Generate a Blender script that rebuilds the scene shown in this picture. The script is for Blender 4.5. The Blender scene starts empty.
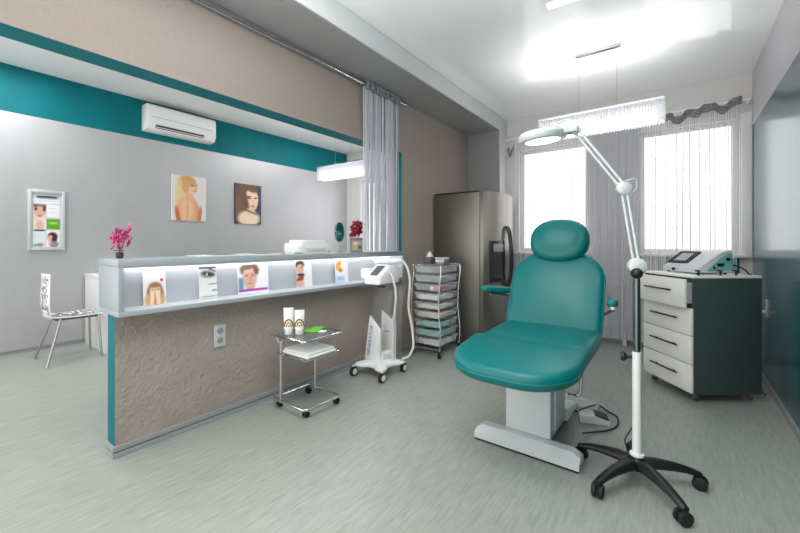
import bpy, bmesh, math, random
from mathutils import Vector, Matrix
random.seed(7)
S = bpy.context.scene
COL = S.collection
PI = math.pi

# ------------------------------------------------------------------ colour + materials
def lin(c):
    def f(v):
        v /= 255.0
        return v / 12.92 if v <= 0.04045 else ((v + 0.055) / 1.055) ** 2.4
    return (f(c[0]), f(c[1]), f(c[2]), 1.0)

def inp(b, names, val):
    for n in names:
        if n in b.inputs:
            b.inputs[n].default_value = val
            return

def mat(name, col, rough=0.5, metal=0.0, spec=0.5, coat=0.0, coat_rough=0.05, coat_ior=1.5, bump=None, noise=None,
        trans=0.0, alpha=1.0, emit=None, estr=0.0, ior=1.5, aniso=0.0, sheen=0.0):
    """bump=(scale, strength, detail); noise=(scale xyz, second colour, lo, hi)"""
    m = bpy.data.materials.new(name)
    m.use_nodes = True
    nt = m.node_tree
    b = nt.nodes['Principled BSDF']
    b.inputs['Base Color'].default_value = lin(col)
    b.inputs['Roughness'].default_value = rough
    b.inputs['Metallic'].default_value = metal
    inp(b, ['Specular IOR Level'], spec)
    inp(b, ['Coat Weight'], coat)
    inp(b, ['Coat Roughness'], coat_rough)
    inp(b, ['Coat IOR'], coat_ior)
    inp(b, ['Transmission Weight'], trans)
    inp(b, ['IOR'], ior)
    b.inputs['Alpha'].default_value = alpha
    if emit:
        inp(b, ['Emission Color'], lin(emit))
        inp(b, ['Emission Strength'], estr)
    if noise or bump:
        tc = nt.nodes.new('ShaderNodeTexCoord')
    if noise:
        sc, c2, lo, hi = noise
        mp = nt.nodes.new('ShaderNodeMapping')
        mp.inputs['Scale'].default_value = sc
        nz = nt.nodes.new('ShaderNodeTexNoise')
        nz.inputs['Scale'].default_value = 1.0
        nz.inputs['Detail'].default_value = 6.0
        nz.inputs['Roughness'].default_value = 0.65
        rp = nt.nodes.new('ShaderNodeValToRGB')
        rp.color_ramp.elements[0].position = lo
        rp.color_ramp.elements[1].position = hi
        rp.color_ramp.elements[0].color = lin(col)
        rp.color_ramp.elements[1].color = lin(c2)
        nt.links.new(tc.outputs['Object'], mp.inputs['Vector'])
        nt.links.new(mp.outputs['Vector'], nz.inputs['Vector'])
        nt.links.new(nz.outputs['Fac'], rp.inputs['Fac'])
        nt.links.new(rp.outputs['Color'], b.inputs['Base Color'])
    if bump:
        bs, st, det = bump
        nb = nt.nodes.new('ShaderNodeTexNoise')
        nb.inputs['Scale'].default_value = bs
        nb.inputs['Detail'].default_value = det
        bp = nt.nodes.new('ShaderNodeBump')
        bp.inputs['Strength'].default_value = st
        bp.inputs['Distance'].default_value = 0.01
        nt.links.new(tc.outputs['Object'], nb.inputs['Vector'])
        nt.links.new(nb.outputs['Fac'], bp.inputs['Height'])
        nt.links.new(bp.outputs['Normal'], b.inputs['Normal'])
    return m

M = {}
M['floor'] = mat('grey_vinyl', (143, 148, 141), 0.38, noise=((60, 7, 1), (170, 174, 167), 0.3, 0.7), bump=(60, 0.03, 3))
M['ceil'] = mat('gloss_stretch_ceiling', (246, 247, 247), 0.035, spec=0.5, coat=0.4, coat_rough=0.03, ior=1.6)
M['ceil_matt'] = mat('white_ceiling', (228, 230, 230), 0.6)
M['brown'] = mat('taupe_plaster', (163, 151, 143), 0.8, spec=0.2, noise=((90, 90, 30), (170, 158, 150), 0.3, 0.7), bump=(200, 0.12, 3))
M['brown_rough'] = mat('rough_taupe_plaster', (158, 146, 137), 0.62, spec=0.35, noise=((6, 6, 6), (168, 156, 147), 0.3, 0.7), bump=(42, 1.0, 2))
M['teal'] = mat('teal_paint', (0, 104, 112), 0.55, spec=0.2, noise=((3, 3, 1), (0, 116, 124), 0.3, 0.7), bump=(30, 0.04, 2))
M['teal_gloss'] = mat('gloss_teal_paint', (0, 84, 90), 0.5, spec=0.2, coat=1.0, coat_rough=0.17, coat_ior=1.52, bump=(2.5, 0.04, 1))
M['silver_wall'] = mat('silver_grey_paint', (184, 184, 186), 0.42, metal=0.35, spec=0.5, noise=((1.5, 1.5, 0.8), (192, 192, 194), 0.3, 0.7), bump=(4, 0.05, 2))
M['wall_white'] = mat('warm_white_paint', (214, 212, 210), 0.6)
M['lilac'] = mat('pale_lilac_grey_paint', (186, 184, 188), 0.45)
M['beam'] = mat('grey_satin_panel', (168, 169, 170), 0.32, metal=0.3, noise=((2, 2, 2), (172, 173, 174), 0.3, 0.7))
M['lit_face'] = mat('lit_face_grey', (208, 210, 211), 0.35)  # paler than the beam grey: light on these faces put into the colour
M['skirt'] = mat('grey_skirting', (150, 155, 156), 0.4)
M['skirt_dark'] = mat('dark_skirting_groove', (92, 98, 100), 0.5)
M['lam'] = mat('grey_laminate', (158, 166, 170), 0.35)
M['niche'] = mat('niche_grey_panel', (184, 188, 192), 0.25)
M['led'] = mat('led_strip', (255, 255, 255), 0.5, emit=(255, 250, 252), estr=29.0)
M['white'] = mat('white_plastic', (232, 233, 232), 0.35)
M['white_gloss'] = mat('white_gloss', (238, 239, 238), 0.2, coat=0.3)
M['pvc'] = mat('white_pvc', (230, 229, 227), 0.35)
M['greywhite'] = mat('light_grey_enamel', (205, 211, 213), 0.3, coat=0.2)
M['chrome'] = mat('chrome', (215, 217, 220), 0.12, metal=1.0)
M['steelgrey'] = mat('satin_steel', (170, 170, 168), 0.3, metal=1.0)
M['alu'] = mat('matt_aluminium', (206, 208, 210), 0.5, metal=0.4)
M['darksteel'] = mat('dark_steel_tube', (120, 122, 120), 0.3, metal=1.0)
M['stainless'] = mat('brushed_stainless', (150, 147, 140), 0.3, metal=1.0, noise=((3, 3, 90), (160, 157, 150), 0.3, 0.7))
M['stainless_side'] = mat('grey_metallic_side', (132, 129, 121), 0.38, metal=0.85)
M['black'] = mat('black_plastic', (22, 23, 24), 0.4)
M['black_gloss'] = mat('black_gloss', (10, 11, 12), 0.12, coat=0.4)
M['rubber'] = mat('black_rubber', (26, 26, 27), 0.7)
M['greyrubber'] = mat('grey_rubber', (90, 92, 94), 0.6)
M['vinyl'] = mat('teal_upholstery', (0, 112, 112), 0.38, spec=0.42, bump=(220, 0.05, 2))
M['piping'] = mat('teal_piping', (14, 124, 120), 0.4)
M['cab_side'] = mat('dark_teal_grey_laminate', (64, 82, 81), 0.5, spec=0.3)
M['cab_white'] = mat('cream_white_laminate', (243, 243, 238), 0.35)
M['handle'] = mat('dark_bronze_handle', (52, 46, 44), 0.35, metal=0.6)
M['glass'] = mat('clear_glass', (236, 246, 242), 0.02, trans=1.0, ior=1.3)
M['acrylic'] = mat('clear_acrylic', (232, 238, 240), 0.05, alpha=0.05, spec=0.6)
M['smoke_glass'] = mat('grey_glass', (120, 132, 130), 0.05, alpha=0.45, spec=0.8)
M['bin'] = mat('frosted_plastic_drawer', (240, 244, 247), 0.25, alpha=0.26, spec=0.6)
M['strings'] = mat('grey_string', (206, 207, 214), 0.5)
M['strings_pale'] = mat('pale_string', (240, 240, 242), 0.6)
M['strings_mid'] = mat('lilac_grey_string', (204, 204, 211), 0.55)
M['strings_dark'] = mat('dark_grey_strings', (112, 114, 118), 0.6, noise=((60, 60, 60), (156, 158, 162), 0.35, 0.65))
M['crystal'] = mat('crystal_fringe', (214, 216, 222), 0.08, alpha=0.6, spec=0.9, emit=(255, 255, 255), estr=0.15)
M['lamp_core'] = mat('lit_diffuser', (255, 255, 255), 0.5, emit=(255, 253, 250), estr=8.0)
M['ring_light'] = mat('lit_ring', (250, 255, 252), 0.4, emit=(236, 255, 246), estr=2.2)
M['lens'] = mat('magnifier_lens', (226, 240, 236), 0.03, alpha=0.6, spec=0.9, emit=(230, 245, 240), estr=0.35)
M['lampgrey'] = mat('pale_green_grey_enamel', (212, 220, 218), 0.3, coat=0.2)
M['screen'] = mat('grey_screen', (150, 154, 162), 0.15, emit=(170, 175, 185), estr=0.25)
M['magenta'] = mat('magenta_petal', (196, 26, 112), 0.5)
M['pink'] = mat('pink_petal', (222, 92, 160), 0.5)
M['red'] = mat('dark_red_petal', (150, 14, 40), 0.5)
M['leaf'] = mat('green_leaf', (46, 92, 40), 0.5)
M['stem'] = mat('dark_stem', (70, 50, 46), 0.6)
M['paper'] = mat('white_paper', (238, 238, 236), 0.6)
M['cream'] = mat('cream_paper', (226, 214, 186), 0.6)
M['orange'] = mat('orange_pack', (226, 92, 52), 0.5)
M['violet'] = mat('dark_violet_pack', (62, 54, 84), 0.5)
M['mint'] = mat('mint_pack', (92, 196, 176), 0.5)
M['greenpack'] = mat('bright_green_pack', (96, 178, 40), 0.45)
M['gold'] = mat('gold_print', (150, 110, 24), 0.5, metal=0.0)
M['towel'] = mat('white_towel', (236, 236, 234), 0.9, bump=(120, 0.3, 3))
M['cable_white'] = mat('white_hose', (226, 224, 216), 0.45)
M['blue_ink'] = mat('blue_ink', (74, 96, 150), 0.5)
M['socket'] = mat('grey_socket', (196, 198, 198), 0.35)
M['outlet_grey'] = mat('outlet_grey', (150, 153, 155), 0.45)
M['mirror'] = mat('mirror', (235, 238, 238), 0.03, metal=1.0)
M['ac_slot'] = mat('ac_dark_slot', (60, 58, 58), 0.5)
M['radiator'] = mat('radiator_enamel', (206, 208, 210), 0.35)
M['teal_reflect'] = mat('painted_teal_reflection', (120, 188, 186), 0.15, coat=0.4)  # teal reflection on the console side, painted as a flat colour

# the window blind lit by daylight: fine horizontal slats over a bright sky
def blind_material():
    m = bpy.data.materials.new('daylit_blind')
    m.use_nodes = True
    nt = m.node_tree
    for n in list(nt.nodes): nt.nodes.remove(n)
    out = nt.nodes.new('ShaderNodeOutputMaterial')
    em = nt.nodes.new('ShaderNodeEmission')
    tc = nt.nodes.new('ShaderNodeTexCoord')
    mp = nt.nodes.new('ShaderNodeMapping')
    mp.inputs['Scale'].default_value = (0, 0, 1)
    wv = nt.nodes.new('ShaderNodeTexWave')
    wv.wave_type = 'BANDS'; wv.bands_direction = 'Z'
    wv.inputs['Scale'].default_value = 10.0
    rp = nt.nodes.new('ShaderNodeValToRGB')
    rp.color_ramp.elements[0].color = (0.62, 0.62, 0.64, 1)
    rp.color_ramp.elements[1].color = (1, 1, 1, 1)
    nt.links.new(tc.outputs['Object'], mp.inputs['Vector'])
    nt.links.new(mp.outputs['Vector'], wv.inputs['Vector'])
    nt.links.new(wv.outputs['Color'], rp.inputs['Fac'])
    nt.links.new(rp.outputs['Color'], em.inputs['Color'])
    em.inputs['Strength'].default_value = WINDOW
    nt.links.new(em.outputs['Emission'], out.inputs['Surface'])
    return m
WINDOW = 2.3
M['blind'] = blind_material()

def print_material():
    m = bpy.data.materials.new('printed_picture')
    m.use_nodes = True
    nt = m.node_tree
    b = nt.nodes['Principled BSDF']
    b.inputs['Roughness'].default_value = 0.4
    a = nt.nodes.new('ShaderNodeVertexColor')
    a.layer_name = 'Print'
    nt.links.new(a.outputs['Color'], b.inputs['Base Color'])
    return m
M['print'] = print_material()

# ------------------------------------------------------------------ mesh helpers
class MB:
    def __init__(self):
        self.bm = bmesh.new()

    def _mi(self, faces, mi):
        if mi:
            for f in faces: f.material_index = mi

    def box(self, x0, y0, z0, x1, y1, z1, bev=0.0, seg=2, mi=0):
        bm = self.bm
        vs = [bm.verts.new((x, y, z)) for x in (x0, x1) for y in (y0, y1) for z in (z0, z1)]
        q = [(0, 1, 3, 2), (4, 6, 7, 5), (0, 4, 5, 1), (2, 3, 7, 6), (0, 2, 6, 4), (1, 5, 7, 3)]
        fs = [bm.faces.new([vs[i] for i in a]) for a in q]
        self._mi(fs, mi)
        if bev > 0:
            es = list({e for f in fs for e in f.edges})
            bmesh.ops.bevel(bm, geom=es, offset=bev, segments=seg, affect='EDGES', profile=0.5)
        return self

    def prism(self, pts, z0, z1, bev=0.0, mi=0, axis='z', seg=2):
        """polygon extruded along an axis; pts are 2-D in the remaining axes (z: xy, x: yz, y: xz)"""
        bm = self.bm
        def P(p, h):
            if axis == 'z': return (p[0], p[1], h)
            if axis == 'x': return (h, p[0], p[1])
            return (p[0], h, p[1])
        a = [bm.verts.new(P(p, z0)) for p in pts]
        b = [bm.verts.new(P(p, z1)) for p in pts]
        n = len(pts)
        fs = [bm.faces.new(a[::-1]), bm.faces.new(b)]
        for i in range(n):
            j = (i + 1) % n
            fs.append(bm.faces.new((a[i], a[j], b[j], b[i])))
        self._mi(fs, mi)
        if bev > 0:
            es = list({e for f in fs[:2] for e in f.edges})
            bmesh.ops.bevel(bm, geom=es, offset=bev, segments=seg, affect='EDGES', profile=0.5)
        return self

    def loft(self, rings, cap=True, mi=0, closed=True):
        bm = self.bm
        R = [[bm.verts.new(p) for p in r] for r in rings]
        n = len(R[0])
        fs = []
        for a, b in zip(R[:-1], R[1:]):
            for i in range(n if closed else n - 1):
                j = (i + 1) % n
                fs.append(bm.faces.new((a[i], a[j], b[j], b[i])))
        if cap:
            fs.append(bm.faces.new(R[0][::-1]))
            fs.append(bm.faces.new(R[-1]))
        self._mi(fs, mi)
        return self

    def tube(self, pts, r, n=10, cap=True, mi=0, smooth_path=0, closed=False):
        pts = [Vector(p) for p in pts]
        rad = r if isinstance(r, (list, tuple)) else [r] * len(pts)
        if smooth_path:
            pts, rad = self.spline(pts, rad, smooth_path, closed)
        rings = []
        N = len(pts)
        up = None
        for i, p in enumerate(pts):
            if closed:
                t = (pts[(i + 1) % N] - pts[i - 1]).normalized()
            else:
                t = (pts[min(i + 1, N - 1)] - pts[max(i - 1, 0)]).normalized()
            if up is None:
                up = Vector((0, 0, 1)) if abs(t.z) < 0.9 else Vector((1, 0, 0))
            s = t.cross(up)
            if s.length < 1e-5: s = t.cross(Vector((0.3, 0.9, 0.2)))
            s.normalize()
            up = s.cross(t).normalized()
            rings.append([p + (s * math.cos(2 * PI * k / n) + up * math.sin(2 * PI * k / n)) * rad[i] for k in range(n)])
        if closed:
            rings.append(rings[0])
            self.loft(rings, False, mi)
            bmesh.ops.remove_doubles(self.bm, verts=list(self.bm.verts), dist=1e-6)
        else:
            self.loft(rings, cap, mi)
        return self

    @staticmethod
    def spline(pts, rad, k, closed=False):
        N = len(pts)
        out, ro = [], []
        seg = N if closed else N - 1
        for i in range(seg):
            g = (lambda q: pts[q % N]) if closed else (lambda q: pts[max(0, min(N - 1, q))])
            p0, p1, p2, p3 = g(i - 1), g(i), g(i + 1), g(i + 2)
            r0, r1 = rad[i % N], rad[(i + 1) % N]
            for j in range(k):
                t = j / k
                out.append(0.5 * ((2 * p1) + (p2 - p0) * t + (2 * p0 - 5 * p1 + 4 * p2 - p3) * t * t + (3 * p1 - p0 - 3 * p2 + p3) * t ** 3))
                ro.append(r0 + (r1 - r0) * t)
        if not closed:
            out.append(pts[-1]); ro.append(rad[-1])
        return out, ro

    def lathe(self, prof, c=(0, 0, 0), n=24, axis='z', mi=0):
        """prof: list of (radius, height)"""
        rings = []
        for r, h in prof:
            ring = []
            for k in range(n):
                a = 2 * PI * k / n
                u, v = max(r, 1e-4) * math.cos(a), max(r, 1e-4) * math.sin(a)
                if axis == 'z': p = (c[0] + u, c[1] + v, c[2] + h)
                elif axis == 'x': p = (c[0] + h, c[1] + u, c[2] + v)
                else: p = (c[0] + v, c[1] + h, c[2] + u)
                ring.append(p)
            rings.append(ring)
        return self.loft(rings, True, mi)

    def ball(self, c, r, sx=1, sy=1, sz=1, n=16, mi=0):
        prof = []
        rings = []
        for i in range(1, n // 2):
            th = PI * i / (n // 2)
            rings.append([(c[0] + r * sx * math.sin(th) * math.cos(2 * PI * k / n), c[1] + r * sy * math.sin(th) * math.sin(2 * PI * k / n), c[2] - r * sz * math.cos(th)) for k in range(n)])
        return self.loft(rings, True, mi)

    def xf(self, mtx):
        bmesh.ops.transform(self.bm, matrix=mtx, verts=list(self.bm.verts))
        return self

def props(o, label=None, cat=None, group=None, kind=None):
    if label: o['label'] = label
    if cat: o['category'] = cat
    if group: o['group'] = group
    if kind: o['kind'] = kind
    return o

def root_matrix(p):
    while p.parent: p = p.parent
    return Matrix.Translation(p.location) @ p.rotation_euler.to_matrix().to_4x4()

def obj(name, mb, mats, parent=None, smooth=True, world=False, angle=38, label=None):
    bm = mb.bm
    if world and parent:
        bmesh.ops.transform(bm, matrix=root_matrix(parent).inverted(), verts=list(bm.verts))
    bmesh.ops.recalc_face_normals(bm, faces=list(bm.faces))
    me = bpy.data.meshes.new(name)
    bm.to_mesh(me); bm.free()
    for m in (mats if isinstance(mats, (list, tuple)) else [mats]):
        me.materials.append(M[m])
    if smooth:
        for p in me.polygons: p.use_smooth = True
        me.set_sharp_from_angle(angle=math.radians(angle))
    o = bpy.data.objects.new(name, me)
    COL.objects.link(o)
    if parent: o.parent = parent
    if label: o['label'] = label
    return o

def thing(name, label, cat, loc=(0, 0, 0), rz=0.0, group=None):
    o = bpy.data.objects.new(name, None)
    o.empty_display_size = 0.1
    COL.objects.link(o)
    o.location = loc
    o.rotation_euler = (0, 0, rz)
    return props(o, label, cat, group)

def struct(name, mb, mats, **k):
    return props(obj(name, mb, mats, **k), kind='structure')

def dup(src, parent=None):
    c = src.copy()
    COL.objects.link(c)
    if parent: c.parent = parent
    for ch in list(src.children): dup(ch, c)
    return c

def rrect(w, d, radii, n=8, cx=0, cy=0):
    """rounded rectangle, radii = (bl, br, tr, tl)"""
    pts = []
    cs = [(-w / 2, -d / 2, PI), (w / 2, -d / 2, 1.5 * PI), (w / 2, d / 2, 0), (-w / 2, d / 2, 0.5 * PI)]
    sg = [(1, 1), (-1, 1), (-1, -1), (1, -1)]
    for (x, y, a0), (sx, sy), r in zip(cs, sg, radii):
        for k in range(n + 1):
            a = a0 + (PI / 2) * k / n
            pts.append((cx + x + sx * r + r * math.cos(a), cy + y + sy * r + r * math.sin(a)))
    return pts

def cushion(mb, outline, w, d, th, er, crown=0.015, steps=6):
    """upholstered pad: outline in xy, bottom at z=0, rounded edges of radius er, crowned top"""
    def sc(ins, z):
        return [(p[0] * (1 - ins / (w / 2)), p[1] * (1 - ins / (d / 2)), z) for p in outline]
    rings = []
    rings.append(sc(er * 0.8, 0))
    for k in range(1, 4):
        a = PI / 2 * k / 3
        rings.append(sc(er * 0.8 * (1 - math.sin(a)), er * 0.8 * (1 - math.cos(a))))
    z1 = th - er
    for k in range(steps + 1):
        a = PI / 2 * k / steps
        rings.append(sc(er * (1 - math.cos(a)), z1 + er * math.sin(a)))
    m = min(w, d) / 2 - er
    for f, c in ((0.12, 0.35), (0.3, 0.65), (0.5, 0.86), (0.7, 0.96), (0.9, 1.0)):
        rings.append(sc(er + m * f, th + crown * c))
    mb.loft(rings)
    return mb

# raster print: layers of soft ellipses / boxes on a panel; u to the right, v up, both 0..1
def paint(layers, bg, u, v):
    c = list(bg)
    for L in layers:
        kind, cx, cy, rx, ry, rot, col, soft = L
        du, dv = u - cx, v - cy
        cr, sr = math.cos(math.radians(rot)), math.sin(math.radians(rot))
        x, y = (du * cr + dv * sr) / rx, (-du * sr + dv * cr) / ry
        r = math.hypot(x, y) if kind == 'e' else max(abs(x), abs(y))
        a = min(1.0, max(0.0, (1 + soft - r) / (2 * soft)))
        a = a * a * (3 - 2 * a)
        for i in range(3): c[i] += (col[i] - c[i]) * a
    return c

def print_mesh(name, P, nu, nv, layers, bg, parent, world=False):
    """P(u,v)->point"""
    bm = bmesh.new()
    cols = []
    g = []
    for j in range(nv + 1):
        row = []
        for i in range(nu + 1):
            u, v = i / nu, j / nv
            row.append(bm.verts.new(P(u, v)))
            cols.append(lin(paint(layers, bg, u, v)))
        g.append(row)
    for j in range(nv):
        for i in range(nu):
            bm.faces.new((g[j][i], g[j][i + 1], g[j + 1][i + 1], g[j + 1][i]))
    if world and parent:
        bmesh.ops.transform(bm, matrix=root_matrix(parent).inverted(), verts=list(bm.verts))
    me = bpy.data.meshes.new(name)
    bm.to_mesh(me); bm.free()
    at = me.color_attributes.new('Print', 'FLOAT_COLOR', 'POINT')
    for k, c in enumerate(cols): at.data[k].color = c
    me.materials.append(M['print'])
    o = bpy.data.objects.new(name, me)
    COL.objects.link(o)
    if parent: o.parent = parent
    return o

def text_mesh(name, body, size, mtx, m, parent, depth=0.0006):
    cu = bpy.data.curves.new(name, 'FONT')
    cu.body = body; cu.size = size; cu.extrude = depth
    cu.align_x = 'CENTER'; cu.align_y = 'CENTER'
    t = bpy.data.objects.new(name + '_tmp', cu)
    COL.objects.link(t)
    dg = bpy.context.evaluated_depsgraph_get()
    me = bpy.data.meshes.new_from_object(t.evaluated_get(dg))
    bpy.data.objects.remove(t); bpy.data.curves.remove(cu)
    me.transform(mtx)
    me.materials.clear(); me.materials.append(M[m])
    o = bpy.data.objects.new(name, me)
    COL.objects.link(o)
    o.parent = parent
    return o

# ------------------------------------------------------------------ camera
cam = bpy.data.cameras.new('camera')
cam.sensor_width = 36.0
cam.lens = 371.0 / 800.0 * 36.0
cam.shift_y = -23.5 / 800.0
cam.clip_start = 0.05
co = bpy.data.objects.new('camera', cam)
COL.objects.link(co)
co.location = (0, 0, 1.2)
co.rotation_euler = (PI / 2, 0, math.atan(278 / 371.0))
S.camera = co

# ------------------------------------------------------------------ the room
XR, YB, XL, ZC = 0.60, 5.12, -2.42, 2.92
XF, YE, ZR, YF = -5.75, 5.75, 3.12, -1.1
ZS = 2.74                     # underside of the boxed beam
struct('floor', MB().box(XF, YF, -0.1, XR, YE, 0.0), 'floor', smooth=False)
struct('ceiling', MB().box(-1.954, YF, ZC, XR, YB, ZC + 0.1), 'ceil', smooth=False)
struct('ceiling', MB().box(XF, YF, ZR, XL - 0.16, YE, ZR + 0.1), 'ceil_matt', smooth=False)
struct('trim_1', MB().box(XL, YF, ZS, -1.954, YB, ZR), 'beam', smooth=False)
struct('trim_4', MB().box(-1.9535, YF, ZS + .002, -1.940, YB - .002, ZC - .004, .002), 'lit_face', smooth=False)  # thin skin giving the beam's room-side face its painted-in brightness
struct('trim_5', MB().box(-1.9535, 4.862, 0.07, -1.940, YB - .002, ZS, .002), 'lit_face', smooth=False)  # same painted-in brightness on the column's room-side face
struct('trim_2', MB().box(XL, 4.86, 0, -1.954, YB, ZS), 'beam', smooth=False)

# left wall: bulkhead over the opening + the solid stretch beyond it; its reveals are teal
wl = MB()
zo, yo = 2.185, 3.26
def quad(bm, pts, mi):
    f = bm.faces.new([bm.verts.new(p) for p in pts]); f.material_index = mi
xa, xb = XL - 0.16, XL
prof = [(YF, zo), (yo, zo), (yo, .80), (yo, 0), (YE, 0), (YE, ZR), (YF, ZR)]
va = [wl.bm.verts.new((xa, p[0], p[1])) for p in prof]
vb = [wl.bm.verts.new((xb, p[0], p[1])) for p in prof]
f = wl.bm.faces.new(va[::-1]); f.material_index = 2
f = wl.bm.faces.new(vb); f.material_index = 0
for i in range(len(prof)):
    j = (i + 1) % len(prof)
    f = wl.bm.faces.new((va[i], va[j], vb[j], vb[i]))
    f.material_index = 1 if i in (0, 1) else 0
struct('wall_left', wl, ['brown', 'teal', 'silver_wall'], smooth=False)

# low partition under the counter
pw = MB()
x0, x1, y0, y1, z1 = -2.636, -2.515, 0.703, 3.26, 0.80
pw.box(x0, y0, 0, x1, y1, z1)
pw.bm.faces.ensure_lookup_table()
for f in pw.bm.faces:
    c = f.calc_center_median()
    if abs(c.y - y0) < 1e-4: f.material_index = 1
    elif abs(c.x - x0) < 1e-4: f.material_index = 2
struct('wall_partition', pw, ['brown_rough', 'teal', 'silver_wall'], smooth=False)

# far wall of the reception: silver grey below a teal band
fw = MB()
fw.box(XF - 0.15, YF, 0, XF, YE, 2.61, mi=0)
fw.box(XF - 0.15, YF, 2.61, XF, YE, ZR, mi=1)
struct('wall_far', fw, ['silver_wall', 'teal'], smooth=False)
# end wall of the reception with a window
ew = MB()
wx0, wx1, wz0, wz1 = -5.35, -3.6, 0.95, 2.5
ew.box(XF, YE, 0, wx0, YE + 0.2, ZR); ew.box(wx1, YE, 0, XL - 0.16, YE + 0.2, ZR)
ew.box(wx0, YE, 0, wx1, YE + 0.2, wz0); ew.box(wx0, YE, wz1, wx1, YE + 0.2, ZR)
struct('wall_end', ew, 'wall_white', smooth=False)
# right wall: gloss teal, pale lilac strip under the ceiling
rw = MB()
rw.box(XR, YF, 0, XR + 0.15, YB + 0.3, 2.384, mi=0)
rw.box(XR, YF, 2.384, XR + 0.15, YB + 0.3, ZR, mi=1)
struct('wall_right', rw, ['teal_gloss', 'lilac'], smooth=False)
# back wall with two windows
WIN = [(-1.77, -0.88), (-0.366, 0.505)]
WZ0, WZ1 = 1.08, 2.48
bw = MB()
xs = [-1.954] + [v for w in WIN for v in w] + [XR]
for i in range(0, 6, 2): bw.box(xs[i], YB, 0, xs[i + 1], YB + 0.3, ZR)
for a, b in WIN:
    m_ = b if a < -.5 else .22
    bw.box(a, YB, 0, m_, YB + 0.3, WZ0 - 0.03)
    if m_ < b: bw.box(m_, YB, 0, b, YB + 0.3, WZ0 - 0.03, mi=1)  # hidden strip, made teal only to darken its reflection in the gloss wall
    bw.box(a, YB, WZ1, b, YB + 0.3, ZR)
bw.box(XL - 0.16, YB, 0, -1.954, YB + 0.3, ZR)
struct('wall_back', bw, ['wall_white', 'teal'], smooth=False)

def window(name, a, b, z0, z1, yw):
    fr = MB()
    t = 0.05
    fr.box(a, yw + 0.07, z0, a + t, yw + 0.14, z1, 0.006); fr.box(b - t, yw + 0.07, z0, b, yw + 0.14, z1, 0.006)
    fr.box(a + t, yw + 0.07, z1 - t, b - t, yw + 0.14, z1, 0.006); fr.box(a + t, yw + 0.07, z0, b - t, yw + 0.14, z0 + t, 0.006)
    w = struct(name, fr, 'pvc')
    p = obj('pane', MB().box(a + t - 0.01, yw + 0.1, z0 + t - 0.01, b - t + 0.01, yw + 0.11, z1 - t + 0.01), 'blind', w, smooth=False)
    s = MB().box(a - 0.04, yw - 0.12, z0 - 0.03, b + 0.04, yw + 0.07, z0, 0.008)
    obj('window_sill', s, 'pvc', w)
    return w
window('window_1', WIN[0][0], WIN[0][1], WZ0, WZ1, YB)
window('window_2', WIN[1][0], WIN[1][1], WZ0, WZ1, YB)
window('window_3', wx0, wx1, wz0, wz1, YE)
# white casing on the right of the right-hand window
struct('trim_3', MB().box(0.515, YB - 0.03, WZ0 - .03, 0.598, YB - 0.002, 2.52, 0.004), 'pvc')

# skirting boards
def skirting(name, a, b, side, h=0.065, t=0.014):
    mb = MB()
    (ax, ay), (bx, by) = a, b
    n = {'+x': (1, 0), '-x': (-1, 0), '-y': (0, -1)}[side]
    def sb(t0, z0, z1, mi):
        X = sorted((ax, bx + n[0] * t0)) if n[0] else sorted((ax, bx))
        Y = sorted((ay, by + n[1] * t0)) if n[1] else sorted((ay, by))
        mb.box(X[0], Y[0], z0, X[1], Y[1], z1, 0.002, 1, mi)
    sb(t, 0.0, h * 0.42, 0); sb(t * 0.55, h * 0.42, h * 0.55, 1); sb(t, h * 0.55, h, 0)
    return struct(name, mb, ['skirt', 'skirt_dark'], smooth=False)
skirting('baseboard_partition', (-2.515, 0.689), (-2.515, 3.26), '+x')
skirting('baseboard_partition', (-2.636, 0.703), (-2.515, 0.703), '-y')
skirting('baseboard_left', (XL, 3.26), (XL, 4.86), '+x')
skirting('baseboard_right', (XR, YF), (XR, YB), '-x', 0.05)
skirting('baseboard_far', (XF, YF), (XF, YE), '+x', 0.05)
skirting('baseboard_back', (-1.95, YB), (0.58, YB), '-y', 0.05)

# ------------------------------------------------------------------ reception counter
ct = thing('reception_counter', 'long grey laminate reception counter with a lit display niche on the taupe partition', 'counter', (-2.57, 0.69, 0.8))
X0, X1, Y0, Y1, Z0, Z1 = -2.72, -2.385, 0.68, 3.256, 0.801, 1.11
obj('worktop', MB().box(X0, Y0, 1.072, X1, Y1, Z1, 0.003).box(X1 - .014, Y0 + .03, 1.062, X1 - .0005, Y1 - .03, 1.0725), 'lam', ct, world=True)
obj('bottom_board', MB().box(X0 + .02, Y0 + 0.001, Z0, X1 + 0.002, Y1, Z0 + 0.028, 0.002), 'lam', ct, world=True)
obj('end_panel', MB().box(X0 + 0.001, Y0 + 0.001, Z0 + 0.0285, X1, Y0 + 0.028, 1.0715, 0.002), 'lam', ct, world=True)
obj('end_panel', MB().box(X0 + 0.001, Y1 - 0.028, Z0 + 0.0285, X1, Y1, 1.0715, 0.002), 'lam', ct, world=True)
obj('niche_back', MB().box(-2.56, Y0 + 0.0285, Z0 + 0.0285, -2.54, Y1 - 0.0285, 1.0715), 'niche', ct, world=True)
obj('light_strip', MB().box(X1 - .032, Y0 + 0.05, 1.0685, X1 - .026, Y1 - 0.05, 1.0715), 'led', ct, world=True)
obj('light_strip', MB().box(-2.538, Y0 + 0.05, 1.066, -2.526, Y1 - 0.05, 1.0715), 'led', ct, world=True, label='white glowing light strip')
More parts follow.
